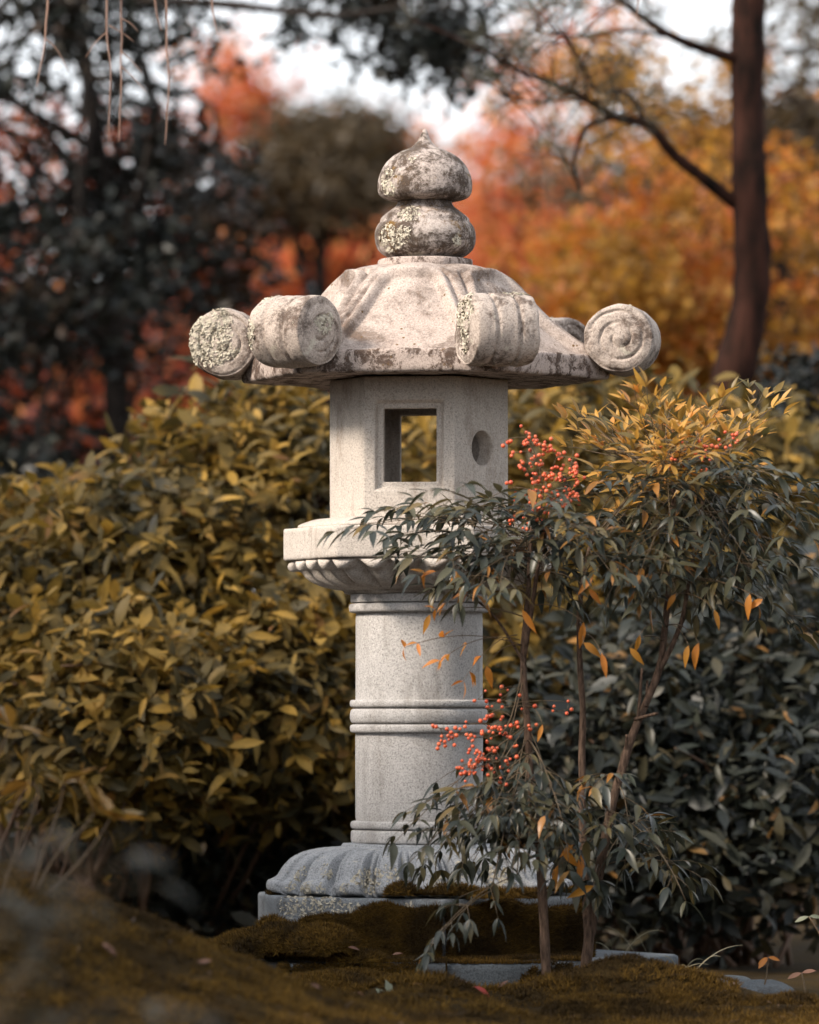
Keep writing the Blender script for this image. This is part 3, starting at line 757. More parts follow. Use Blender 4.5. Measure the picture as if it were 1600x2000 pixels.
def stem(root, pts, r0, r1, n=26, seed=0, name='stem', mat=None, knots=True):
    path = smooth_path(pts, n); path = path + .003*np.stack([wob(path, 30, seed), wob(path, 30, seed+1), 0*path[:, 0]], -1)
    rad = np.linspace(r0, r1, n)
    if knots: rad = rad*(1+.16*np.abs(wob(path, 55, seed+2)))
    V, F = tube(path, rad, 12)
    return obj(name, mesh_np(name, V-np.array(root.location), F), mat or M['bark_nandina'], root), path

berry_me = None
def berry_cluster(root, spine, spread, count, seed, rad=.0048):
    global berry_me
    r = random.Random(seed)
    if berry_me is None:
        import bmesh
        bm = bmesh.new(); bmesh.ops.create_icosphere(bm, subdivisions=2, radius=1.0)
        berry_me = bpy.data.meshes.new('berry'); bm.to_mesh(berry_me); bm.free()
        for p in berry_me.polygons: p.use_smooth = True
        berry_me.materials.append(M['berry'])
    st = MB(); sp = smooth_path(spine, 16); st.tube(sp, np.linspace(.0016, .0008, 16), 5)
    spots = []
    tries = 0
    while len(spots) < count and tries < 5000:
        tries += 1
        u = r.uniform(.12, 1); base = sp[min(int(u*15), 15)]
        w_ = spread*(1.15-.75*u)
        sub = base + np.array([r.gauss(0, w_*.5), r.gauss(0, w_*.35), r.gauss(0, w_*.28)])
        k = r.randint(2, 5)
        st.tube(bez(base, sub, .008, 5), [.0009]*5, 3)
        for _ in range(k):
            b_ = sub + np.array([r.gauss(0, .010), r.gauss(0, .010), r.gauss(0, .010)])
            if all(np.linalg.norm(b_-o_) > rad*1.75 for o_ in spots) and len(spots) < count:
                spots.append(b_); st.tube([sub, (sub+b_)/2+UPV*.001, b_], [.0006]*3, 3)
    loc = np.array(root.location)
    cl = obj('berry_cluster', st.mesh('berry_cluster', loc), M['stalk'], root)
    for b_ in spots:
        s_ = rad*r.uniform(.65, 1.15)
        obj('berry', berry_me, None, cl, Matrix.Translation(Vector((b_-loc).tolist())) @ Matrix.Scale(s_, 4))
    return cl

rr = random.Random(11)
def J(a, s): return a + rr.gauss(0, s)
# left nandina
b0 = P(1072, 2020, -.80)
nan1 = thing('nandina_shrub', (b0[0], b0[1], -.1), 'slender nandina with dark drooping leaves reaching across the lantern and two berry clusters', 'shrub', 'nandina shrubs')
_, s1 = stem(nan1, [P(1076, 2030, -.80), P(1066, 1850, -.80), P(1058, 1700, -.79), P(1042, 1560, -.77), P(1030, 1430, -.76), P(1021, 1290, -.74), P(1026, 1220, -.73), P(1034, 1120, -.70), P(1040, 1030, -.68)], .0118, .0045, 40, 3)
stem(nan1, [P(1022, 1290, -.74), P(1040, 1190, -.76), P(1052, 1110, -.80), P(1075, 1000, -.82)], .007, .003, 16, 5)
stem(nan1, [P(1023, 1300, -.74), P(985, 1230, -.76), P(940, 1180, -.8), P(890, 1150, -.84)], .0035, .0018, 14, 6, name='branch')
pl = Plant()
tips = [(690, 1045), (735, 1020), (775, 1000), (800, 1040), (770, 1075), (840, 1010), (860, 1080), (900, 1000), (820, 1115), (850, 1150), (930, 1060), (880, 1120), (960, 985), (1000, 1010), (1060, 960), (1110, 985), (1150, 1020), (1180, 1060), (950, 1110), (1010, 1100), (1080, 1080), (1130, 1120), (1190, 1130), (900, 1175), (1060, 1150), (1230, 1090), (980, 1160), (1120, 1170), (1200, 1000), (880, 955), (1030, 1060), (1100, 1050), (920, 1030), (990, 1060), (870, 1045), (1050, 1010), (1160, 1090), (950, 1150)]
for (a, b_) in tips:
    if rr.random() < .08 and a > 900: continue
    o_ = s1[rr.randint(33, 39)] + np.array([rr.gauss(0, .01)]*3); t_ = P(J(a, 6), J(b_, 6), rr.uniform(-1.05, -.45))
    pl.frond(o_, t_, bow=rr.uniform(.03, .09), pairs=rr.randint(2, 4), L=.060, droop=.08, r=rr)
# low foliage across the foot of the lantern
for (a, b_) in [(770, 1650), (800, 1690), (840, 1640), (880, 1700), (900, 1630), (930, 1670), (960, 1720), (985, 1640), (1010, 1700), (1090, 1640), (1120, 1690), (820, 1700), (865, 1665), (930, 1620), (1000, 1605), (1040, 1660), (1080, 1720), (1100, 1610), (950, 1590)]:
    o_ = s1[rr.randint(14, 20)]; t_ = P(J(a, 8), J(b_, 8), rr.uniform(-1.05, -.6))
    pl.frond(o_, t_, bow=rr.uniform(.04, .08), pairs=rr.randint(3, 4), L=.056, droop=.22, r=rr)
for (o2, tp) in [((1010, 1710), (840, 1845)), ((960, 1740), (820, 1880))]:
    pl.frond(P(*o2, -.9), P(*tp, -1.0), bow=.05, pairs=3, L=.05, droop=.8, r=rr)
pl.tw.tube(bez(s1[18], P(1010, 1710, -.9), .05), .0016, 5); pl.tw.tube(bez(s1[18], P(960, 1740, -.9), .06), .0016, 5)
pl.done(nan1, M['nandina'], 300)
am = Plant()
for (a, b_, a2, b2) in [(1020, 1260, 790, 1265), (1015, 1250, 860, 1290), (1010, 1240, 905, 1330), (1040, 1150, 850, 1190), (1030, 1160, 830, 1120)]:
    pth = bez(P(a, b_, -.76), P(a2, b2, -.9), .05, 10); am.tw.tube(pth, np.linspace(.0012, .0006, 10), 4)
    for k in (6, 8, 9):
        for _ in range(2):
            am.leaf(pth[k], unit(np.array([rr.gauss(-.4, .6), rr.gauss(0, .4), rr.gauss(-.35, .4)])), unit(np.array([rr.gauss(0, .5), -.5, 1])), .04*rr.uniform(.7, 1.2))
for (a, b_) in [(1020, 1190), (1140, 1215), (1150, 1150), (950, 1300), (1060, 1415), (900, 1140), (840, 1200)]:
    am.hang(P(a, b_, -.82), unit(np.array([rr.gauss(0, .5), 0, -1])), unit(np.array([rr.gauss(0, .5), -1, .3])), .06*rr.uniform(.7, 1.2), [s1])
am.done(nan1, M['amber'], 60, name='amber_leaf', mass='amber_foliage', twname='amber_twigs')
berry_cluster(nan1, [s1[39], P(1060, 980, -.80), P(1055, 920, -.84), P(1030, 845, -.86)], .105, 130, 5)
berry_cluster(nan1, [s1[37], P(1080, 980, -.82), P(1110, 930, -.86), P(1120, 880, -.88)], .085, 70, 6)
berry_cluster(nan1, [s1[24], P(990, 1420, -.85), P(930, 1440, -.88), P(850, 1420, -.9)], .09, 75, 7)
berry_cluster(nan1, [s1[23], P(985, 1470, -.86), P(955, 1490, -.88), P(925, 1500, -.9)], .08, 75, 8)

# right nandina: two stems, golden new growth on top
b0 = P(1130, 2020, -.72)
nan2 = thing('nandina_shrub', (b0[0], b0[1], -.1), 'forked nandina with golden new leaves on top, right of the lantern', 'shrub', 'nandina shrubs')
_, s2 = stem(nan2, [P(1122, 2030, -.72), P(1140, 1900, -.71), P(1158, 1780, -.70), P(1176, 1680, -.69), P(1200, 1560, -.68), P(1238, 1430, -.66), P(1285, 1310, -.64), P(1303, 1180, -.62), P(1312, 1050, -.60), P(1315, 930, -.58), P(1310, 860, -.56)], .0138, .0045, 46, 13)
_, s3 = stem(nan2, [P(1152, 1830, -.68), P(1142, 1700, -.62), P(1136, 1500, -.60), P(1138, 1370, -.60), P(1130, 1250, -.60), P(1140, 1130, -.60), P(1165, 1020, -.60)], .010, .004, 32, 17)
stem(nan2, [P(1290, 1310, -.64), P(1330, 1220, -.66), P(1350, 1120, -.68), P(1370, 980, -.66)], .0065, .003, 16, 19)
for (pts) in ([P(1246, 1412, -.66), P(1250, 1360, -.67), P(1254, 1305, -.68)], [P(1262, 1380, -.66), P(1262, 1330, -.62)], [P(1225, 1470, -.67), P(1226, 1435, -.69)], [P(1240, 1405, -.66), P(1285, 1393, -.70)]):
    stem(nan2, pts, .0042, .003, 8, 23, name='cut_stub')
pl = Plant()
gl = Plant()
for k in range(38):
    a = rr.uniform(0, 6.28); q_ = math.sqrt(rr.random())
    tx, ty = 1330 + 270*q_*math.cos(a), 1010 + 150*q_*math.sin(a)
    o_ = s2[rr.randint(36, 44)] if rr.random() < .65 else s3[rr.randint(26, 31)]
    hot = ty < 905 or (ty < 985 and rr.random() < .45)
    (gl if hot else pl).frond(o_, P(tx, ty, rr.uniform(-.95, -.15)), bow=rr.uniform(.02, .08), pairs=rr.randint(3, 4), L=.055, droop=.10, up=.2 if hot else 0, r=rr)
for (a, b_) in [(1560, 1000), (1600, 965), (1540, 1060), (1570, 1110), (1500, 1160), (1590, 1235), (1480, 1180), (1440, 1130), (1400, 1180), (1250, 1180), (1180, 1180), (1360, 1200), (1520, 930), (1290, 1130), (1220, 1060)]:
    o_ = s2[rr.randint(33, 42)]; pl.frond(o_, P(a, b_, rr.uniform(-.95, -.4)), bow=rr.uniform(.03, .08), pairs=rr.randint(3, 5), L=.058, droop=.15, r=rr)
for (a, b_) in [(1150, 1560), (1190, 1620), (1290, 1590), (1340, 1640), (1385, 1730), (1290, 1700), (1220, 1690), (1330, 1760), (1170, 1740), (1110, 1690)]:
    o_ = s2[rr.randint(12, 19)]; pl.frond(o_, P(J(a, 8), J(b_, 8), rr.uniform(-1.0, -.5)), bow=rr.uniform(.04, .08), pairs=rr.randint(3, 4), L=.058, droop=.26, r=rr)
pl.done(nan2, M['nandina'], 300)
for (a, b_) in [(1105, 800), (1130, 790), (1170, 800), (1240, 745), (1262, 738), (1290, 765), (1310, 780), (1345, 790), (1390, 775), (1430, 745), (1490, 750), (1515, 770), (1450, 800), (1210, 810), (1150, 850), (1190, 845), (1330, 830), (1420, 830), (1490, 835), (1240, 860), (1360, 865), (1120, 855)]:
    o_ = P(1315+(a-1315)*.35, 905+rr.uniform(-15, 25), rr.uniform(-.7, -.45)); s0 = s2[rr.randint(41, 45)]
    gl.tw.tube(bez(s0, o_, .02, 6), .0016, 5)
    gl.frond(o_, P(a, b_+18, rr.uniform(-.85, -.3)), bow=-.01, pairs=3, L=.046, up=.55, droop=0, r=rr, start=.15)
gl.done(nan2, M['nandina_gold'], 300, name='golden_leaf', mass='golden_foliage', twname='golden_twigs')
am = Plant()
for (a, b_) in [(1465, 1160), (1490, 1170), (1395, 1190), (1365, 1255), (1345, 1260), (1140, 1255), (1175, 1275), (1250, 1240), (1230, 1265), (1320, 1160), (1160, 1120), (1160, 1730), (1120, 1650), (1100, 1660), (1135, 1670), (1090, 1690)]:
    am.hang(P(a, b_, -.85), unit(np.array([rr.gauss(0, .6), 0, -.8])), unit(np.array([rr.gauss(0, .5), -1, .3])), .06*rr.uniform(.7, 1.2), [s2, s3])
am.done(nan2, M['amber'], 60, name='amber_leaf')
berry_cluster(nan2, [s2[45], P(1360, 900, -.75), P(1400, 870, -.8), P(1450, 840, -.82)], .05, 42, 9)

# ------------------------------------------------------------------ broad-leaved hedge shrubs
HT = [leaf_tmpl(.34, .25, .18, 3, .52), leaf_tmpl(.40, .2, .38, 3, .55, .3), leaf_tmpl(.30, .45, .05, 3, .48, -.3), leaf_tmpl(.27, .6, .5, 3, .5, .5), leaf_tmpl(.44, .15, -.08, 3, .56, -.1)]
def shrub(name, label, lumps, n_whorl, mat, seed, L=.062, nparts=300, group='shrubs of the hedge', cat='shrub'):
    r = np.random.default_rng(seed); n_whorl = int(n_whorl*1.75)
    lumps = [(l[0], l[1], l[2]+.55)+tuple(l[3:]) for l in lumps]
    c0 = P(*lumps[0][:3]); root = thing(name, (c0[0], c0[1], -.1), label, cat, group)
    sizes = np.array([l[3]*l[4] for l in lumps], float); pick = r.choice(len(lumps), n_whorl, p=sizes/sizes.sum())
    d = rnd_dirs(n_whorl, r); d[:, 1] -= .35; d[:, 2] += .1; d = unit(d)
    rad = 1 - .40*r.random(n_whorl)**1.6
    C = np.array([P(*l[:3]) for l in lumps])[pick]; k = (np.array([l[2] for l in lumps])[pick]+CAM_D)/FPX
    S = np.stack([np.array([l[3] for l in lumps])[pick]*k, np.array([l[5] for l in lumps])[pick], np.array([l[4] for l in lumps])[pick]*k], -1)
    p = C + d*S*rad[:, None]; p = p*(1) + .05*r.normal(size=p.shape)
    ok = p[:, 2] > -.05; p = p[ok]; d = d[ok]; C = C[ok]
    ax = unit(d*.7 + np.array([0, -.15, .75]) + .35*r.normal(size=p.shape))
    m = 6; pos = []; dd = []; nn = []
    ref = rnd_dirs(len(p), r); u = unit(np.cross(ax, ref)); v = np.cross(ax, u)
    for i in range(m):
        a = i*2*np.pi/m + r.uniform(0, .7, len(p)); tl = r.uniform(.25, 1.0, len(p))[:, None]
        rdir = np.cos(a)[:, None]*u + np.sin(a)[:, None]*v
        kp = r.random(len(p)) < .68
        pos.append((p + ax*r.uniform(-.055, .012, len(p))[:, None])[kp]); dd.append(unit(rdir + ax*tl - UPV*.2 + .3*r.normal(size=p.shape))[kp]); nn.append(unit(ax - rdir*.3*tl + .4*r.normal(size=p.shape))[kp])
    pos = np.concatenate(pos); dd = np.concatenate(dd); nn = np.concatenate(nn)
    LL = L*(.4 + 1.25*r.random(len(pos))**1.4)
    leaves(root, HT, pos, dd, nn, LL, mat, nparts)
    tw = MB(); base = np.array([c0[0], c0[1]+.1, -.1])
    for i in r.choice(len(p), min(48, len(p)), replace=False):
        mid = (p[i]*.5+C[i]*.5); b0 = base + np.array([r.normal()*.16, r.normal()*.08, 0])
        path = smooth_path([b0, (b0+mid)/2+.11*r.normal(size=3)*np.array([1, 1, .3]), mid + .03*r.normal(size=3), p[i]], 10)
        tw.tube(path, np.linspace(.009, .002, 10), 5)
    o = obj('branches', tw.mesh('branches', np.array(root.location)), M['twig'], root); o['kind'] = 'stuff'
    return root
shrub('broadleaf_shrub', 'tallest golden shrub rising left of the lantern fire box', [(500, 1120, 1.9, 240, 370, .5), (420, 950, 2.1, 190, 190, .4), (570, 900, 2.2, 150, 160, .35), (560, 1370, 1.4, 200, 240, .4)], 1500, M['hedge_gold'], 101)
shrub('broadleaf_shrub', 'wide olive shrub filling the left edge behind the mossy mound', [(150, 1250, 1.6, 300, 290, .5), (60, 1120, 1.8, 180, 190, .4), (250, 1400, 1.2, 280, 240, .45), (260, 1060, 1.9, 170, 150, .4)], 1600, M['hedge_gold'], 102)
shrub('broadleaf_shrub', 'golden shrub directly behind the lantern shaft', [(830, 1150, 2.2, 260, 380, .45), (760, 1400, 1.9, 230, 330, .4), (930, 1300, 1.7, 190, 280, .35)], 1300, M['hedge_gold'], 103)
shrub('broadleaf_shrub', 'yellow olive shrub behind the golden tips of the nandina', [(1150, 1050, 2.3, 280, 330, .5), (1080, 900, 2.5, 200, 150, .4), (1350, 920, 2.6, 210, 150, .4), (1480, 960, 2.4, 150, 160, .4)], 1500, M['hedge_gold'], 104)
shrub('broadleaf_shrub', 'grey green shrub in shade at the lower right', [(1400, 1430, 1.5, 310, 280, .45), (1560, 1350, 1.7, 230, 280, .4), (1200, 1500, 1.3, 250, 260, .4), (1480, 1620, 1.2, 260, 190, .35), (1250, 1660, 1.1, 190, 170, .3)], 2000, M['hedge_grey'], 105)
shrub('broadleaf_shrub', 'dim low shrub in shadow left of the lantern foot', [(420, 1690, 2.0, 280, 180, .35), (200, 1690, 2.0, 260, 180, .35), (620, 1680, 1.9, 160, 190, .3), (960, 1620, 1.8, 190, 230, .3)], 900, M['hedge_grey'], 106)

# ------------------------------------------------------------------ trees
FT = [(np.array([[0, 0, 0], [.5, -.32, .06], [1, 0, -.08], [.5, .32, .06]], float), [np.array([[0, 1, 2], [0, 2, 3]])])]
MT = [(np.array([[0, 0, 0], [.45, -.5, .05], [.55, -.16, 0], [1, 0, -.1], [.55, .16, 0], [.45, .5, .05]], float), [np.array([[0, 1, 2], [0, 2, 3], [0, 3, 4], [0, 4, 5]])])]
def crown(root, lumps, mat, seed, per=70, cr=.2, L=.05, tm=FT, flat=.6, shell=.5, name='crown'):
    """lumps: px, py, Y, half width px, half height px, half depth m, clumps"""
    r = np.random.default_rng(seed); pos = []; cen = []
    for (a, b_, Y, hx, hz, hy, n) in lumps:
        k = (Y+CAM_D)/FPX; c = P(a, b_, Y)
        d = rnd_dirs(n, r)*(r.random(n)[:, None]**(1/3.))**shell
        cc = c + d*np.array([hx*k, hy, hz*k]); cen.append(cc)
        m = np.maximum(8, (per*r.uniform(.5, 1.5, n)).astype(int))
        rep = np.repeat(cc, m, axis=0)
        pos.append(rep + r.normal(size=rep.shape)*cr*np.array([1, 1, flat])*np.repeat(r.uniform(.5, 1.2, n), m)[:, None]*.6)
    pos = np.concatenate(pos); n = len(pos)
    d = unit(r.normal(size=(n, 3))*np.array([1, 1, .6]) - UPV*.25); nn = unit(UPV*.8 + .7*r.normal(size=(n, 3)))
    leaves(root, tm, pos, d, nn, L*r.uniform(.6, 1.3, n), mat, 0, mass=name)
    return np.concatenate(cen)
def limbs(root, base_pts, r0, r1, cen, seed, mat, every=5, rad=.018, name='limb', trunk='trunk'):
    r = np.random.default_rng(seed); o_, path = stem(root, base_pts, r0, r1, 30, seed, name=trunk, mat=mat)
    mb = MB()
    for c in cen[::every]:
        j = r.integers(10, 30); s = path[j]
        if np.linalg.norm(c-s) > 3.5: s = path[-1]
        mid = (s+c)/2 + np.array([r.normal()*.1, r.normal()*.1, .12])
        mb.tube(smooth_path([s, mid, c], 9), np.linspace(rad, .003, 9), 5)
    o = obj('limbs', mb.mesh('limbs', np.array(root.location)), mat, root); o['kind'] = 'stuff'

# dark evergreen on the left, its long limb reaching over the top
e0 = P(230, 1400, 7.0)
ev = thing('evergreen_tree', (e0[0], e0[1], -.1), 'dark glossy evergreen filling the upper left', 'tree')
cen = crown(ev, [(90, 560, 7.2, 250, 220, 1.1, 56), (340, 380, 7.6, 160, 120, .8, 26), (390, 490, 7.4, 80, 80, .7, 10), (60, 180, 6.8, 260, 170, 1.0, 20), (90, 800, 7.4, 260, 140, 1.0, 22), (-250, 500, 7.2, 250, 500, 1.2, 90), (280, 60, 6.6, 220, 60, .8, 12), (430, 620, 7.5, 70, 100, .5, 8), (-50, 1000, 7, 250, 200, 1, 30), (-150, -150, 7, 300, 150, 1, 16)], M['evergreen'], 201, per=80, cr=.17, L=.05)
limbs(ev, [np.array([e0[0], 7.0, -.2]), P(232, 1000, 7.0), P(225, 700, 7.0), P(205, 400, 7.1), P(150, 0, 7.2), P(120, -300, 7.3)], .055, .02, cen, 202, M['bark_dark'])
stem(ev, [P(150, -10, 7.2), P(300, 2, 6.4), P(430, 8, 6), P(530, 18, 5.8), P(660, 30, 5.6), P(800, 10, 5.5)], .022, .008, 16, 203, name='limb', mat=M['bark_dark'])
crown(ev, [(820, 50, 6.4, 130, 80, .5, 20), (890, 120, 6.4, 45, 55, .3, 7), (760, -40, 6.4, 180, 40, .5, 8), (680, 10, 6.4, 60, 30, .4, 4), (560, 20, 6.2, 70, 25, .3, 3), (900, 10, 6.4, 50, 40, .4, 3)], M['evergreen'], 204, per=55, cr=.15, L=.05, name='overhanging_crown')

# dusky red maple seen through the evergreen
e0 = P(330, 1400, 12)
t_ = thing('maple_tree', (e0[0], e0[1], .0), 'dusky red maple half hidden behind the dark evergreen', 'tree', 'autumn maples')
cen = crown(t_, [(230, 780, 12, 310, 150, 1.0, 44), (420, 680, 12.5, 70, 90, .8, 9), (30, 640, 12, 160, 200, 1, 30), (100, 350, 13, 160, 120, 1, 14), (300, 450, 13, 200, 200, 1, 24), (280, 900, 12, 300, 120, 1, 40)], M['dusky_maple'], 211, per=60, cr=.25, L=.07, tm=MT)
limbs(t_, [np.array([e0[0], 12, -.1]), P(335, 1000, 12), P(350, 700, 12), P(300, 450, 12.2)], .06, .03, cen, 212, M['bark_dark'], rad=.014)

# brown rounded tree
e0 = P(640, 1400, 13)
t_ = thing('round_tree', (e0[0], e0[1], .0), 'rounded brown olive tree left of the onion finial', 'tree')
cen = crown(t_, [(630, 345, 13, 110, 100, .6, 34), (535, 400, 13, 60, 75, .5, 12), (705, 300, 13.2, 55, 80, .5, 12), (590, 265, 13, 45, 25, .4, 3)], M['brown_tree'], 221, per=110, cr=.22, L=.055)
limbs(t_, [np.array([e0[0], 13, -.1]), P(640, 900, 13), P(625, 600, 13), P(630, 400, 13)], .05, .03, cen, 222, M['bark_dark'])

# bright red maples behind the roof
e0 = P(600, 1400, 18)
t_ = thing('maple_tree', (e0[0], e0[1], .2), 'bright orange red maple behind the left slope of the roof', 'tree', 'autumn maples')
cen = crown(t_, [(620, 530, 17, 160, 75, .9, 46), (470, 210, 19, 40, 70, .6, 8), (450, 120, 19, 30, 40, .5, 3), (500, 600, 18, 110, 80, .8, 24), (660, 640, 18, 150, 60, .8, 24)], M['red_maple'], 231, per=85, cr=.28, L=.075, tm=MT)
limbs(t_, [np.array([e0[0], 18, 0]), P(590, 900, 18), P(560, 600, 18), P(510, 300, 18.5)], .07, .03, cen, 232, M['bark_dark'], rad=.015)
e0 = P(930, 1400, 16)
t_ = thing('maple_tree', (e0[0], e0[1], .1), 'red maple right of the finial with sky showing through', 'tree', 'autumn maples')
cen = crown(t_, [(960, 440, 16, 75, 75, .7, 12), (775, 290, 17, 45, 40, .5, 5), (900, 500, 16, 80, 60, .6, 10), (1060, 480, 16, 90, 90, .8, 11), (1150, 430, 16, 80, 60, .7, 8), (1000, 600, 16, 120, 60, .8, 10), (970, 320, 15, 100, 60, .9, 7), (1080, 210, 14, 90, 100, .9, 7), (1110, 60, 14, 90, 50, .8, 4)], M['red_maple'], 233, per=60, cr=.30, L=.065, tm=MT)
limbs(t_, [np.array([e0[0], 16, 0]), P(940, 900, 16), P(960, 600, 16), P(1000, 350, 16)], .06, .03, cen, 234, M['bark_dark'], rad=.014)

# yellow maple on the right
e0 = P(1560, 1400, 7.5)
t_ = thing('maple_tree', (e0[0], e0[1], .0), 'yellow orange maple behind the pine trunk on the right', 'tree', 'autumn maples')
cen = crown(t_, [(1250, 580, 7.5, 180, 115, .8, 36), (1390, 430, 7.8, 130, 160, .9, 23), (1540, 470, 7.8, 100, 200, .9, 13), (1180, 640, 7.2, 150, 70, .6, 22), (1310, 190, 8.2, 170, 120, .8, 14), (1180, 110, 8.5, 90, 70, .7, 5), (1750, 400, 8, 150, 300, 1, 20), (1470, 680, 7.5, 140, 80, .6, 14), (1140, 490, 7.8, 70, 80, .6, 8), (1330, 700, 7.3, 130, 50, .5, 10)], M['gold_maple'], 241, per=85, cr=.2, L=.045, tm=MT)
limbs(t_, [np.array([e0[0], 7.6, -.1]), P(1560, 1000, 7.6), P(1550, 700, 7.6), P(1500, 400, 7.8), P(1480, 100, 8)], .05, .02, cen, 242, M['bark_dark'], rad=.010)

# brown olive tree filling the right edge behind the maple
e0 = P(1600, 1400, 10)
t_ = thing('olive_tree', (e0[0], e0[1], .0), 'dark brown olive tree at the right edge behind the pine trunk', 'tree')
cen = crown(t_, [(1600, 500, 10, 150, 400, .9, 60), (1560, 120, 10, 130, 180, .8, 20), (1350, 420, 10.5, 160, 220, .8, 26), (1300, 640, 10.5, 200, 130, .8, 26), (1180, 330, 11, 90, 90, .7, 7), (1800, 400, 10, 150, 400, 1, 40)], M['brown_tree'], 245, per=75, cr=.24, L=.055)
limbs(t_, [np.array([e0[0], 10, -.1]), P(1600, 1000, 10), P(1590, 600, 10), P(1570, 150, 10)], .05, .02, cen, 246, M['bark_dark'], rad=.012)

# pine
e0 = P(1400, 1400, 4.0)
pine = thing('pine_tree', (e0[0], e0[1], -.1), 'red brown pine trunk with bare crooked branches on the right', 'tree')
stem(pine, [np.array([P(1395, 1400, 4.0)[0], 4.0, -.15]), P(1400, 900, 4.0), P(1425, 760, 4.0), P(1452, 660, 4.0), P(1470, 540, 4.0), P(1465, 400, 4.0), P(1460, 200, 4.05), P(1462, 0, 4.1), P(1470, -200, 4.15), P(1460, -500, 4.2)], .066, .046, 40, 251, name='trunk', mat=M['bark_pine'])
nd = Plant()
def pbranch(pts, r0, r1, seed, tuftN=0):
    _, pa = stem(pine, pts, r0, r1, 22, seed, name='branch', mat=M['bark_pine'])
    r = random.Random(seed)
    for _ in range(tuftN):
        j = r.randint(11, 21); e = pa[j] + np.array([r.gauss(0, .10), r.gauss(0, .10), r.gauss(.03, .08)])
        nd.tw.tube(bez(pa[j], e, .02, 5), .0025, 4)
        ax = unit(e-pa[j])
        for _ in range(38): nd.leaf(e, unit(ax*.5+np.array([r.gauss(0, .7), r.gauss(0, .7), r.gauss(.1, .7)])), unit(np.array([r.gauss(0, 1), r.gauss(0, 1), r.gauss(0, 1)])), .085*r.uniform(.7, 1.2))
pbranch([P(1440, 400, 4), P(1390, 360, 3.95), P(1320, 305, 3.9), P(1265, 245, 3.85), P(1200, 228, 3.8), P(1120, 180, 3.7), P(1030, 145, 3.6), P(960, 110, 3.5)], .021, .005, 252, 26)
pbranch([P(1262, 243, 3.85), P(1240, 200, 3.8), P(1215, 180, 3.8), P(1165, 175, 3.8), P(1130, 110, 3.7), P(1090, 60, 3.7)], .009, .004, 253, 16)
pbranch([P(1205, 228, 3.8), P(1150, 245, 3.75), P(1128, 285, 3.7), P(1120, 320, 3.7), P(1133, 370, 3.7)], .009, .004, 254, 5)
pbranch([P(1440, 115, 4.05), P(1380, 98, 4), P(1310, 70, 3.95), P(1250, 30, 3.9), P(1190, -10, 3.9), P(1080, -30, 3.8)], .018, .006, 255, 20)
pbranch([P(1300, 70, 3.95), P(1220, 60, 3.9), P(1120, 70, 3.8), P(1020, 60, 3.7)], .006, .003, 256, 16)
pbranch([P(1120, 180, 3.7), P(1060, 200, 3.7), P(980, 190, 3.6)], .005, .003, 257, 14)
nd.done(pine, M['needle'], 0, M['bark_pine'], tm=[leaf_tmpl(.03, .1, .1, 1, .5)], mass='needles')

# weeping twigs from a branch above the frame
wb = thing('weeping_branch', tuple(P(230, -60, 1.0)), 'bare hanging twigs of a weeping branch at the upper left', 'branch')
stem(wb, [P(-100, -40, 1.0), P(150, -60, 1.0), P(400, -45, 1.0), P(700, -60, 1.1), P(1000, -70, 1.1), P(1300, -40, 1.0)], .012, .007, 20, 261, name='bough', mat=M['bark_dark'])
for k, pts in enumerate([[(95, -50), (90, 60), (84, 110), (72, 170)], [(208, -50), (210, 60), (216, 150), (212, 278)], [(234, -50), (236, 80), (236, 170), (231, 278)], [(322, -50), (326, 80), (329, 170), (322, 284)], [(412, -50), (416, 20), (425, 70)], [(1245, -45), (1246, 0), (1242, 36)], [(298, -50), (305, 20), (316, 60)]]):
    stem(wb, [P(a, b_, 1.0+.03*k) for a, b_ in pts], .0028, .0012, 16, 270+k, name='hanging_twig', mat=M['twig_red'])
for k, pts in enumerate([[(209, 62), (185, 85), (167, 113)], [(236, 35), (255, 45), (270, 62)], [(236, 100), (258, 120), (277, 142)], [(238, 130), (260, 150), (288, 180)], [(213, 50), (240, 65), (262, 82)], [(88, 75), (110, 95), (135, 140)]]):
    stem(wb, [P(a, b_, 1.05) for a, b_ in pts], .0015, .0008, 8, 290+k, name='side_twig', mat=M['twig_red'])

# dark conifer mass low on the right and the wood beyond
e0 = P(1640, 1400, 4.6)
t_ = thing('yew_bush', (e0[0], e0[1], -.1), 'near black evergreen bush at the right edge', 'bush')
cen = crown(t_, [(1650, 880, 4.6, 140, 190, .6, 60), (1700, 1200, 4.4, 200, 300, .7, 60)], M['evergreen'], 301, per=110, cr=.16, L=.04)
limbs(t_, [np.array([e0[0], 4.6, -.1]), P(1645, 1200, 4.6), P(1650, 850, 4.6)], .03, .015, cen, 302, M['bark_dark'], rad=.008)
fw = thing('far_woods', (0, 32, .5), 'hazy mixed autumn woodland closing the view', 'woodland'); fw['kind'] = 'stuff'
crown(fw, [(100, 830, 30, 500, 210, 2, 70), (650, 700, 32, 350, 330, 2, 90), (1100, 750, 32, 350, 330, 2, 90), (1600, 700, 30, 400, 480, 2, 120), (-500, 700, 30, 500, 500, 2, 100), (2200, 700, 30, 500, 500, 2, 100), (1040, 440, 34, 120, 70, 1.5, 8), (700, 320, 34, 100, 50, 1.5, 6), (700, 1150, 30, 1500, 250, 2, 200)], M['far'], 311, per=120, cr=.6, L=.14)

# ------------------------------------------------------------------ small plants, stones, litter
def gz(x, y): return float(ground_h(np.array([x]), np.array([y]))[0])
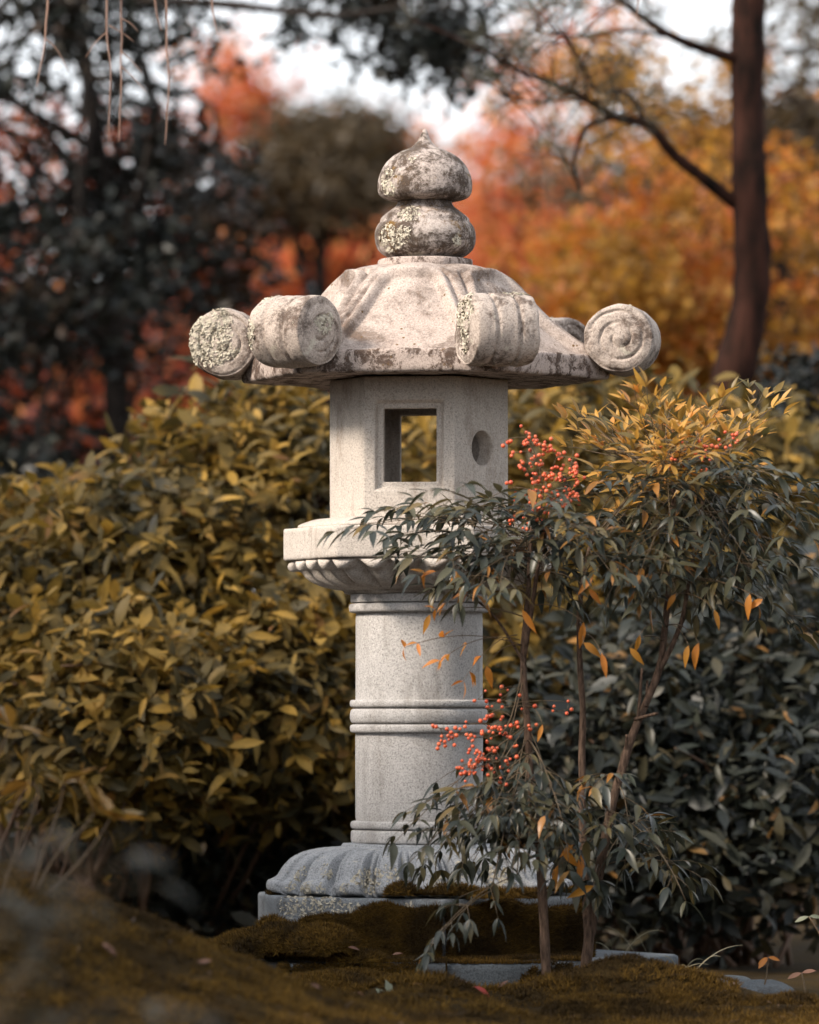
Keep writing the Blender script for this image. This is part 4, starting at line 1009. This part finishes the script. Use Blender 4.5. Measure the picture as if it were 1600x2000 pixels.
# leggy whorled shrub in front on the left mound
c = P(20, 1720, -2.3); wl = thing('leggy_shrub', (c[0], c[1], gz(c[0], c[1])), 'leggy shrub with yellowing whorled leaves on the mossy mound', 'shrub')
pl = Plant()
for (pts, hot) in [([(0, 1760), (20, 1690), (60, 1600), (75, 1545), (60, 1530)], 0), ([(60, 1745), (90, 1650), (115, 1580), (125, 1530)], 1), ([(70, 1740), (110, 1670), (160, 1620), (185, 1590)], 1), ([(90, 1750), (150, 1690), (190, 1640), (215, 1600)], 1), ([(-40, 1740), (-20, 1600), (-10, 1500), (20, 1420)], 0)]:
    path = smooth_path([P(a, b_, -2.2) for a, b_ in pts], 12); pl.tw.tube(path, np.linspace(.004, .0022, 12), 6)
    T = unit(path[-1]-path[-2]); u = unit(np.cross(T, [0, 1, .2])); v = np.cross(T, u)
    for i in range(6):
        a = i*1.05+rr.random(); rd = math.cos(a)*u+math.sin(a)*v
        pl.leaf(path[-1], unit(rd + T*rr.uniform(.2, .9)), unit(T-rd*.3), .10*rr.uniform(.7, 1.2))
LT = [leaf_tmpl(.36, .2, .2, 3, .58), leaf_tmpl(.4, .3, .1, 3, .6)]
pl.done(wl, leaf_mat('yellowing leaf', [(0, (.2, .14, .04)), (.6, (.42, .22, .045)), (1, (.65, .27, .035))], .4, .5), 40, M['stalk'], tm=LT, twname='stems')

# out-of-focus shrub close to the camera
nf = thing('foreground_shrub', (-.62, -6.0, -.1), 'out of focus grey leafed shrub close to the camera, lower left', 'shrub')
pl = Plant()
for (a, b_) in [(70, 1640), (220, 1635), (265, 1665), (20, 1690), (60, 1880), (480, 1965), (60, 1970), (280, 1960)]:
    o_ = np.array([-.62+rr.gauss(0, .02), -6.0+rr.gauss(0, .05), .14+rr.gauss(0, .03)])
    pl.frond(o_, P(a, b_, -6.0+rr.gauss(0, .15)), bow=.03, pairs=2, L=.055, droop=.25, r=rr, rad=.0012, start=.45)
pl.done(nf, leaf_mat('dull foreground leaf', [(0, (.012, .015, .012)), (.6, (.035, .038, .03)), (.9, (.06, .055, .04)), (1, (.10, .05, .03))], .2, .5, spec=.3), 120)
stem(nf, [(-.62, -6.0, -.14), (-.63, -6.0, .0), (-.62, -6.0, .18)], .006, .004, 10, 330)

# small seedling on the moss
c = P(765, 1975, -1.15); sp_ = thing('seedling', (c[0], c[1], gz(c[0], c[1])), 'small pale green seedling growing in the moss below the lantern', 'seedling')
pl = Plant(); b_ = np.array(sp_.location)
for (a, y_, L) in [(757, 1915, .062), (738, 1930, .042), (748, 1938, .038)]:
    t = P(a, y_, -1.15); o_ = P(772, 1968, -1.15); pl.leaf(o_, unit(t-o_), unit(np.array([.5, -1, .4])), np.linalg.norm(t-o_)*1.05)
pl.tw.tube([b_, P(772, 1968, -1.15)], .0015, 5)
pl.done(sp_, M['sprig'], 5, M['stalk'], tm=[leaf_tmpl(.3, .2, .12, 3, .68)], twname='stem')
# yellow-leaved saplings at lower right
for (bx, by, tx, ty, lab, mt) in [(1468, 1975, 1500, 1870, 'thin sapling with amber leaves beside the grey rocks', M['amber']), (1560, 2000, 1566, 1900, 'thin sapling with two pale tan leaves in the lower right corner', M['dead']), (1620, 1900, 1580, 1790, 'thin sapling with pale leaves against the dark right edge', M['sprig'])]:
    c = P(bx, by, -.6); s_ = thing('sapling', (c[0], c[1], c[2]), lab, 'sapling', 'thin saplings at the lower right'); pl = Plant()
    path = smooth_path([c - UPV*.03, (c+P(tx, ty, -.6))/2+np.array([.012, 0, 0]), P(tx, ty, -.6)], 8); pl.tw.tube(path, np.linspace(.0026, .0016, 8), 5)
    for sgn in (-1, 1, -.6, .7)[:(4 if 'amber' in lab else 2)]:
        pl.leaf(path[-1], unit(np.array([sgn, rr.gauss(0, .3), rr.gauss(-.1, .3)])), unit(np.array([0, -.8, .8])), .032*rr.uniform(.85, 1.2))
    pl.done(s_, mt, 6, M['stalk'], tm=[leaf_tmpl(.38, .2, .15, 3, .5)], twname='stem')
# grass
for k, (bx, by, Y, n, lab) in enumerate([(1235, 1850, .30, 6, 'sparse grass tuft behind the step stone'), (1345, 1905, -.1, 13, 'grass tuft with arching blades beside the step stone corner')]):
    c = P(bx, by, Y); g_ = thing('grass_tuft', (c[0], c[1], c[2]), lab, 'grass', 'grass tufts by the step stone')
    for i in range(n):
        a = rr.uniform(-1.2, 1.2); l = rr.uniform(.05, .13); s0 = c + np.array([rr.gauss(0, .03), rr.gauss(0, .03), -.01])
        e = s0 + np.array([math.sin(a)*l + .03*k, rr.gauss(0, .03), l*rr.uniform(.25, .8)]); pth = bez(s0, e, l*.35, 8)
        wv = np.array([0, .3, 1.])*.0022; wd = np.linspace(1, .15, 8)[:, None]; V = np.vstack([pth-wv*wd, pth+wv*wd, ])
        j = np.arange(7); obj('blade', mesh_np('blade', V-c, [np.stack([j, j+1, j+9, j+8], -1)]), M['blade'], g_)
# rocks
import bmesh
for k, (a, b_, Y, sx_, sy_, sz_, lab) in enumerate([(1475, 1945, -.55, .10, .09, .045, 'flat grey rock right of the step stone'), (1525, 1965, -.7, .085, .08, .03, 'low grey rock with a pale edge in the lower right corner'), (1570, 1968, -.75, .07, .07, .03, 'small grey rock at the right edge of the moss'), (1420, 1925, -.35, .07, .06, .03, 'small half buried rock behind the right moss mound'), (1390, 1990, -1.0, .05, .05, .025, 'pebble sized rock poking through the moss at the bottom right'), (1190, 1998, -1.15, .05, .05, .022, 'small grey stone at the bottom edge beside the nandina stems')]):
    bm = bmesh.new(); bmesh.ops.create_icosphere(bm, subdivisions=4, radius=1)
    me = bpy.data.meshes.new('rock'); bm.to_mesh(me); bm.free()
    V = np.array([v.co[:] for v in me.vertices]); V = np.sign(V)*np.abs(V)**.75
    V = V*np.array([sx_, sy_, sz_])*(1+.16*wob(V, 2.4, 400+k)+.05*wob(V, 9, 410+k))[:, None]
    me.vertices.foreach_set('co', V.astype(np.float32).ravel())
    for p in me.polygons: p.use_smooth = True
    c = P(a, b_, Y); o = obj('rock', me, M['rock']); o.location = (c[0], c[1], c[2]-sz_*.2); o.rotation_euler[2] = k
    tag(o, lab, 'rock', 'rocks at the lower right')
# fallen leaves
for k, (a, b_, Y, L, ang, mt, lab) in enumerate([(945, 1938, -1.05, .055, -.45, 'redleaf', 'curled red fallen leaf on the moss below the lantern'), (895, 1928, -1.0, .045, .25, 'dead', 'dull mauve fallen leaf beside the curled red one'), (692, 1861, -.60, .03, -.1, 'dead', 'pinkish fallen leaf on the moss cushion at the slab foot'), (776, 1872, -.60, .024, .3, 'dead', 'tiny tan fallen leaf on the step stone edge'), (530, 1832, -.45, .022, .5, 'dead', 'small fallen leaf caught in moss at the left slab corner'), (710, 1975, -1.4, .035, -.7, 'dead', 'orange brown fallen leaf where the mound meets the moss'), (215, 1862, -2.3, .045, -.6, 'dead', 'tan fallen leaf low on the mossy mound'), (395, 1915, -2.2, .04, .4, 'dead', 'pale fallen leaf on the right flank of the mossy mound'), (620, 1945, -1.9, .035, -.3, 'dead', 'pale fallen leaf at the right foot of the mossy mound'), (980, 1915, -.95, .035, .9, 'dead', 'dark curled fallen leaf leaning near the nandina stems')]):
    c = P(a, b_, Y); zg = max(gz(c[0], c[1]), c[2] if Y > -.7 else -9)+.012
    TV, TF = leaf_tmpl(.32, .5, .25, 3, .5); o = obj('fallen_leaf', mesh_np('fallen_leaf', (TV-np.array([.5, 0, 0]))*L, TF), M[mt])
    o.location = (c[0], c[1], zg); o.rotation_euler = (R(45), -ang, rr.uniform(-.3, .3)); tag(o, lab, 'leaf', 'fallen leaves on the moss')

# unseen bushes added outside the frame to shade the lantern's foot, moss and hedge
for (x, y, wd, h, n, lab) in [(-1.85, -1.3, .65, 2.15, 120, 'added shade bush beyond the left edge beside the mossy mound'), (-2.3, -.1, .65, 2.35, 120, 'added shade bush beyond the left edge level with the lantern'), (-3.1, 1.0, .85, 3.2, 150, 'added shade bush beyond the left edge behind the hedge'), (1.95, -.4, .6, 1.5, 80, 'added shade bush beyond the right edge level with the lantern'), (1.75, -1.7, .55, 1.4, 80, 'added shade bush beyond the right edge in front of the rocks'), (-1.75, -2.5, .6, 2.2, 120, 'added shade bush beyond the left edge in front of the mossy mound'), (-2.7, -3.3, .8, 2.5, 130, 'tall added shade bush beyond the left edge nearest the camera'), (-2.9, -1.9, .7, 2.5, 110, 'tall added shade bush beyond the left edge behind its lower neighbours'), (1.5, -3.2, .55, 1.7, 90, 'added shade bush beyond the right edge nearest the camera')]:
    t_ = thing('shade_bush', (x, y, -.1), lab, 'bush', 'added shade bushes outside the frame')
    r = np.random.default_rng(int(abs(x*100))); d = rnd_dirs(n*60, r)*(r.random(n*60)[:, None]**.4)
    p = np.array([x, y, h/2-.05]) + d*np.array([wd, wd, h/2])
    leaves(t_, HT[:1], p, unit(d + .6*r.normal(size=p.shape)), unit(UPV*.6 + d*.6 + .4*r.normal(size=p.shape)), .075*r.uniform(.7, 1.2, len(p)), M['hedge_grey'], 0)
    stem(t_, [np.array([x, y, -.15]), np.array([x+.03, y, .4]), np.array([x, y+.04, h*.7])], .03, .01, 12, 500)

# fine litter: pine needles and leaf crumbs on the moss
n = 900
x = rng.uniform(-1.1, 1.2, n); y = rng.uniform(-2.6, -.62, n); z = ground_h(x, y) + .009
p = np.stack([x, y, z], -1); d = rnd_dirs(n); d[:, 2] *= .25; nn = UPV + .5*rnd_dirs(n); lt = MB()
k = n*2//3
lt.add(*cloud_arrays(leaf_tmpl(.045, .2, .1, 1, .5), p[:k], unit(d[:k]), nn[:k], .05*rng.uniform(.5, 1.2, k)))
lt.add(*cloud_arrays(leaf_tmpl(.4, .4, .3, 2, .5), p[k:], unit(d[k:]), nn[k:], .016*rng.uniform(.5, 1.3, n-k)))
tag(obj('leaf_litter', lt.mesh('leaf_litter'), leaf_mat('leaf litter', [(0, (.05, .03, .018)), (.6, (.13, .07, .035)), (1, (.24, .12, .05))], .1, .7)), 'fine brown needles and leaf crumbs scattered on the moss', 'litter', kind='stuff')
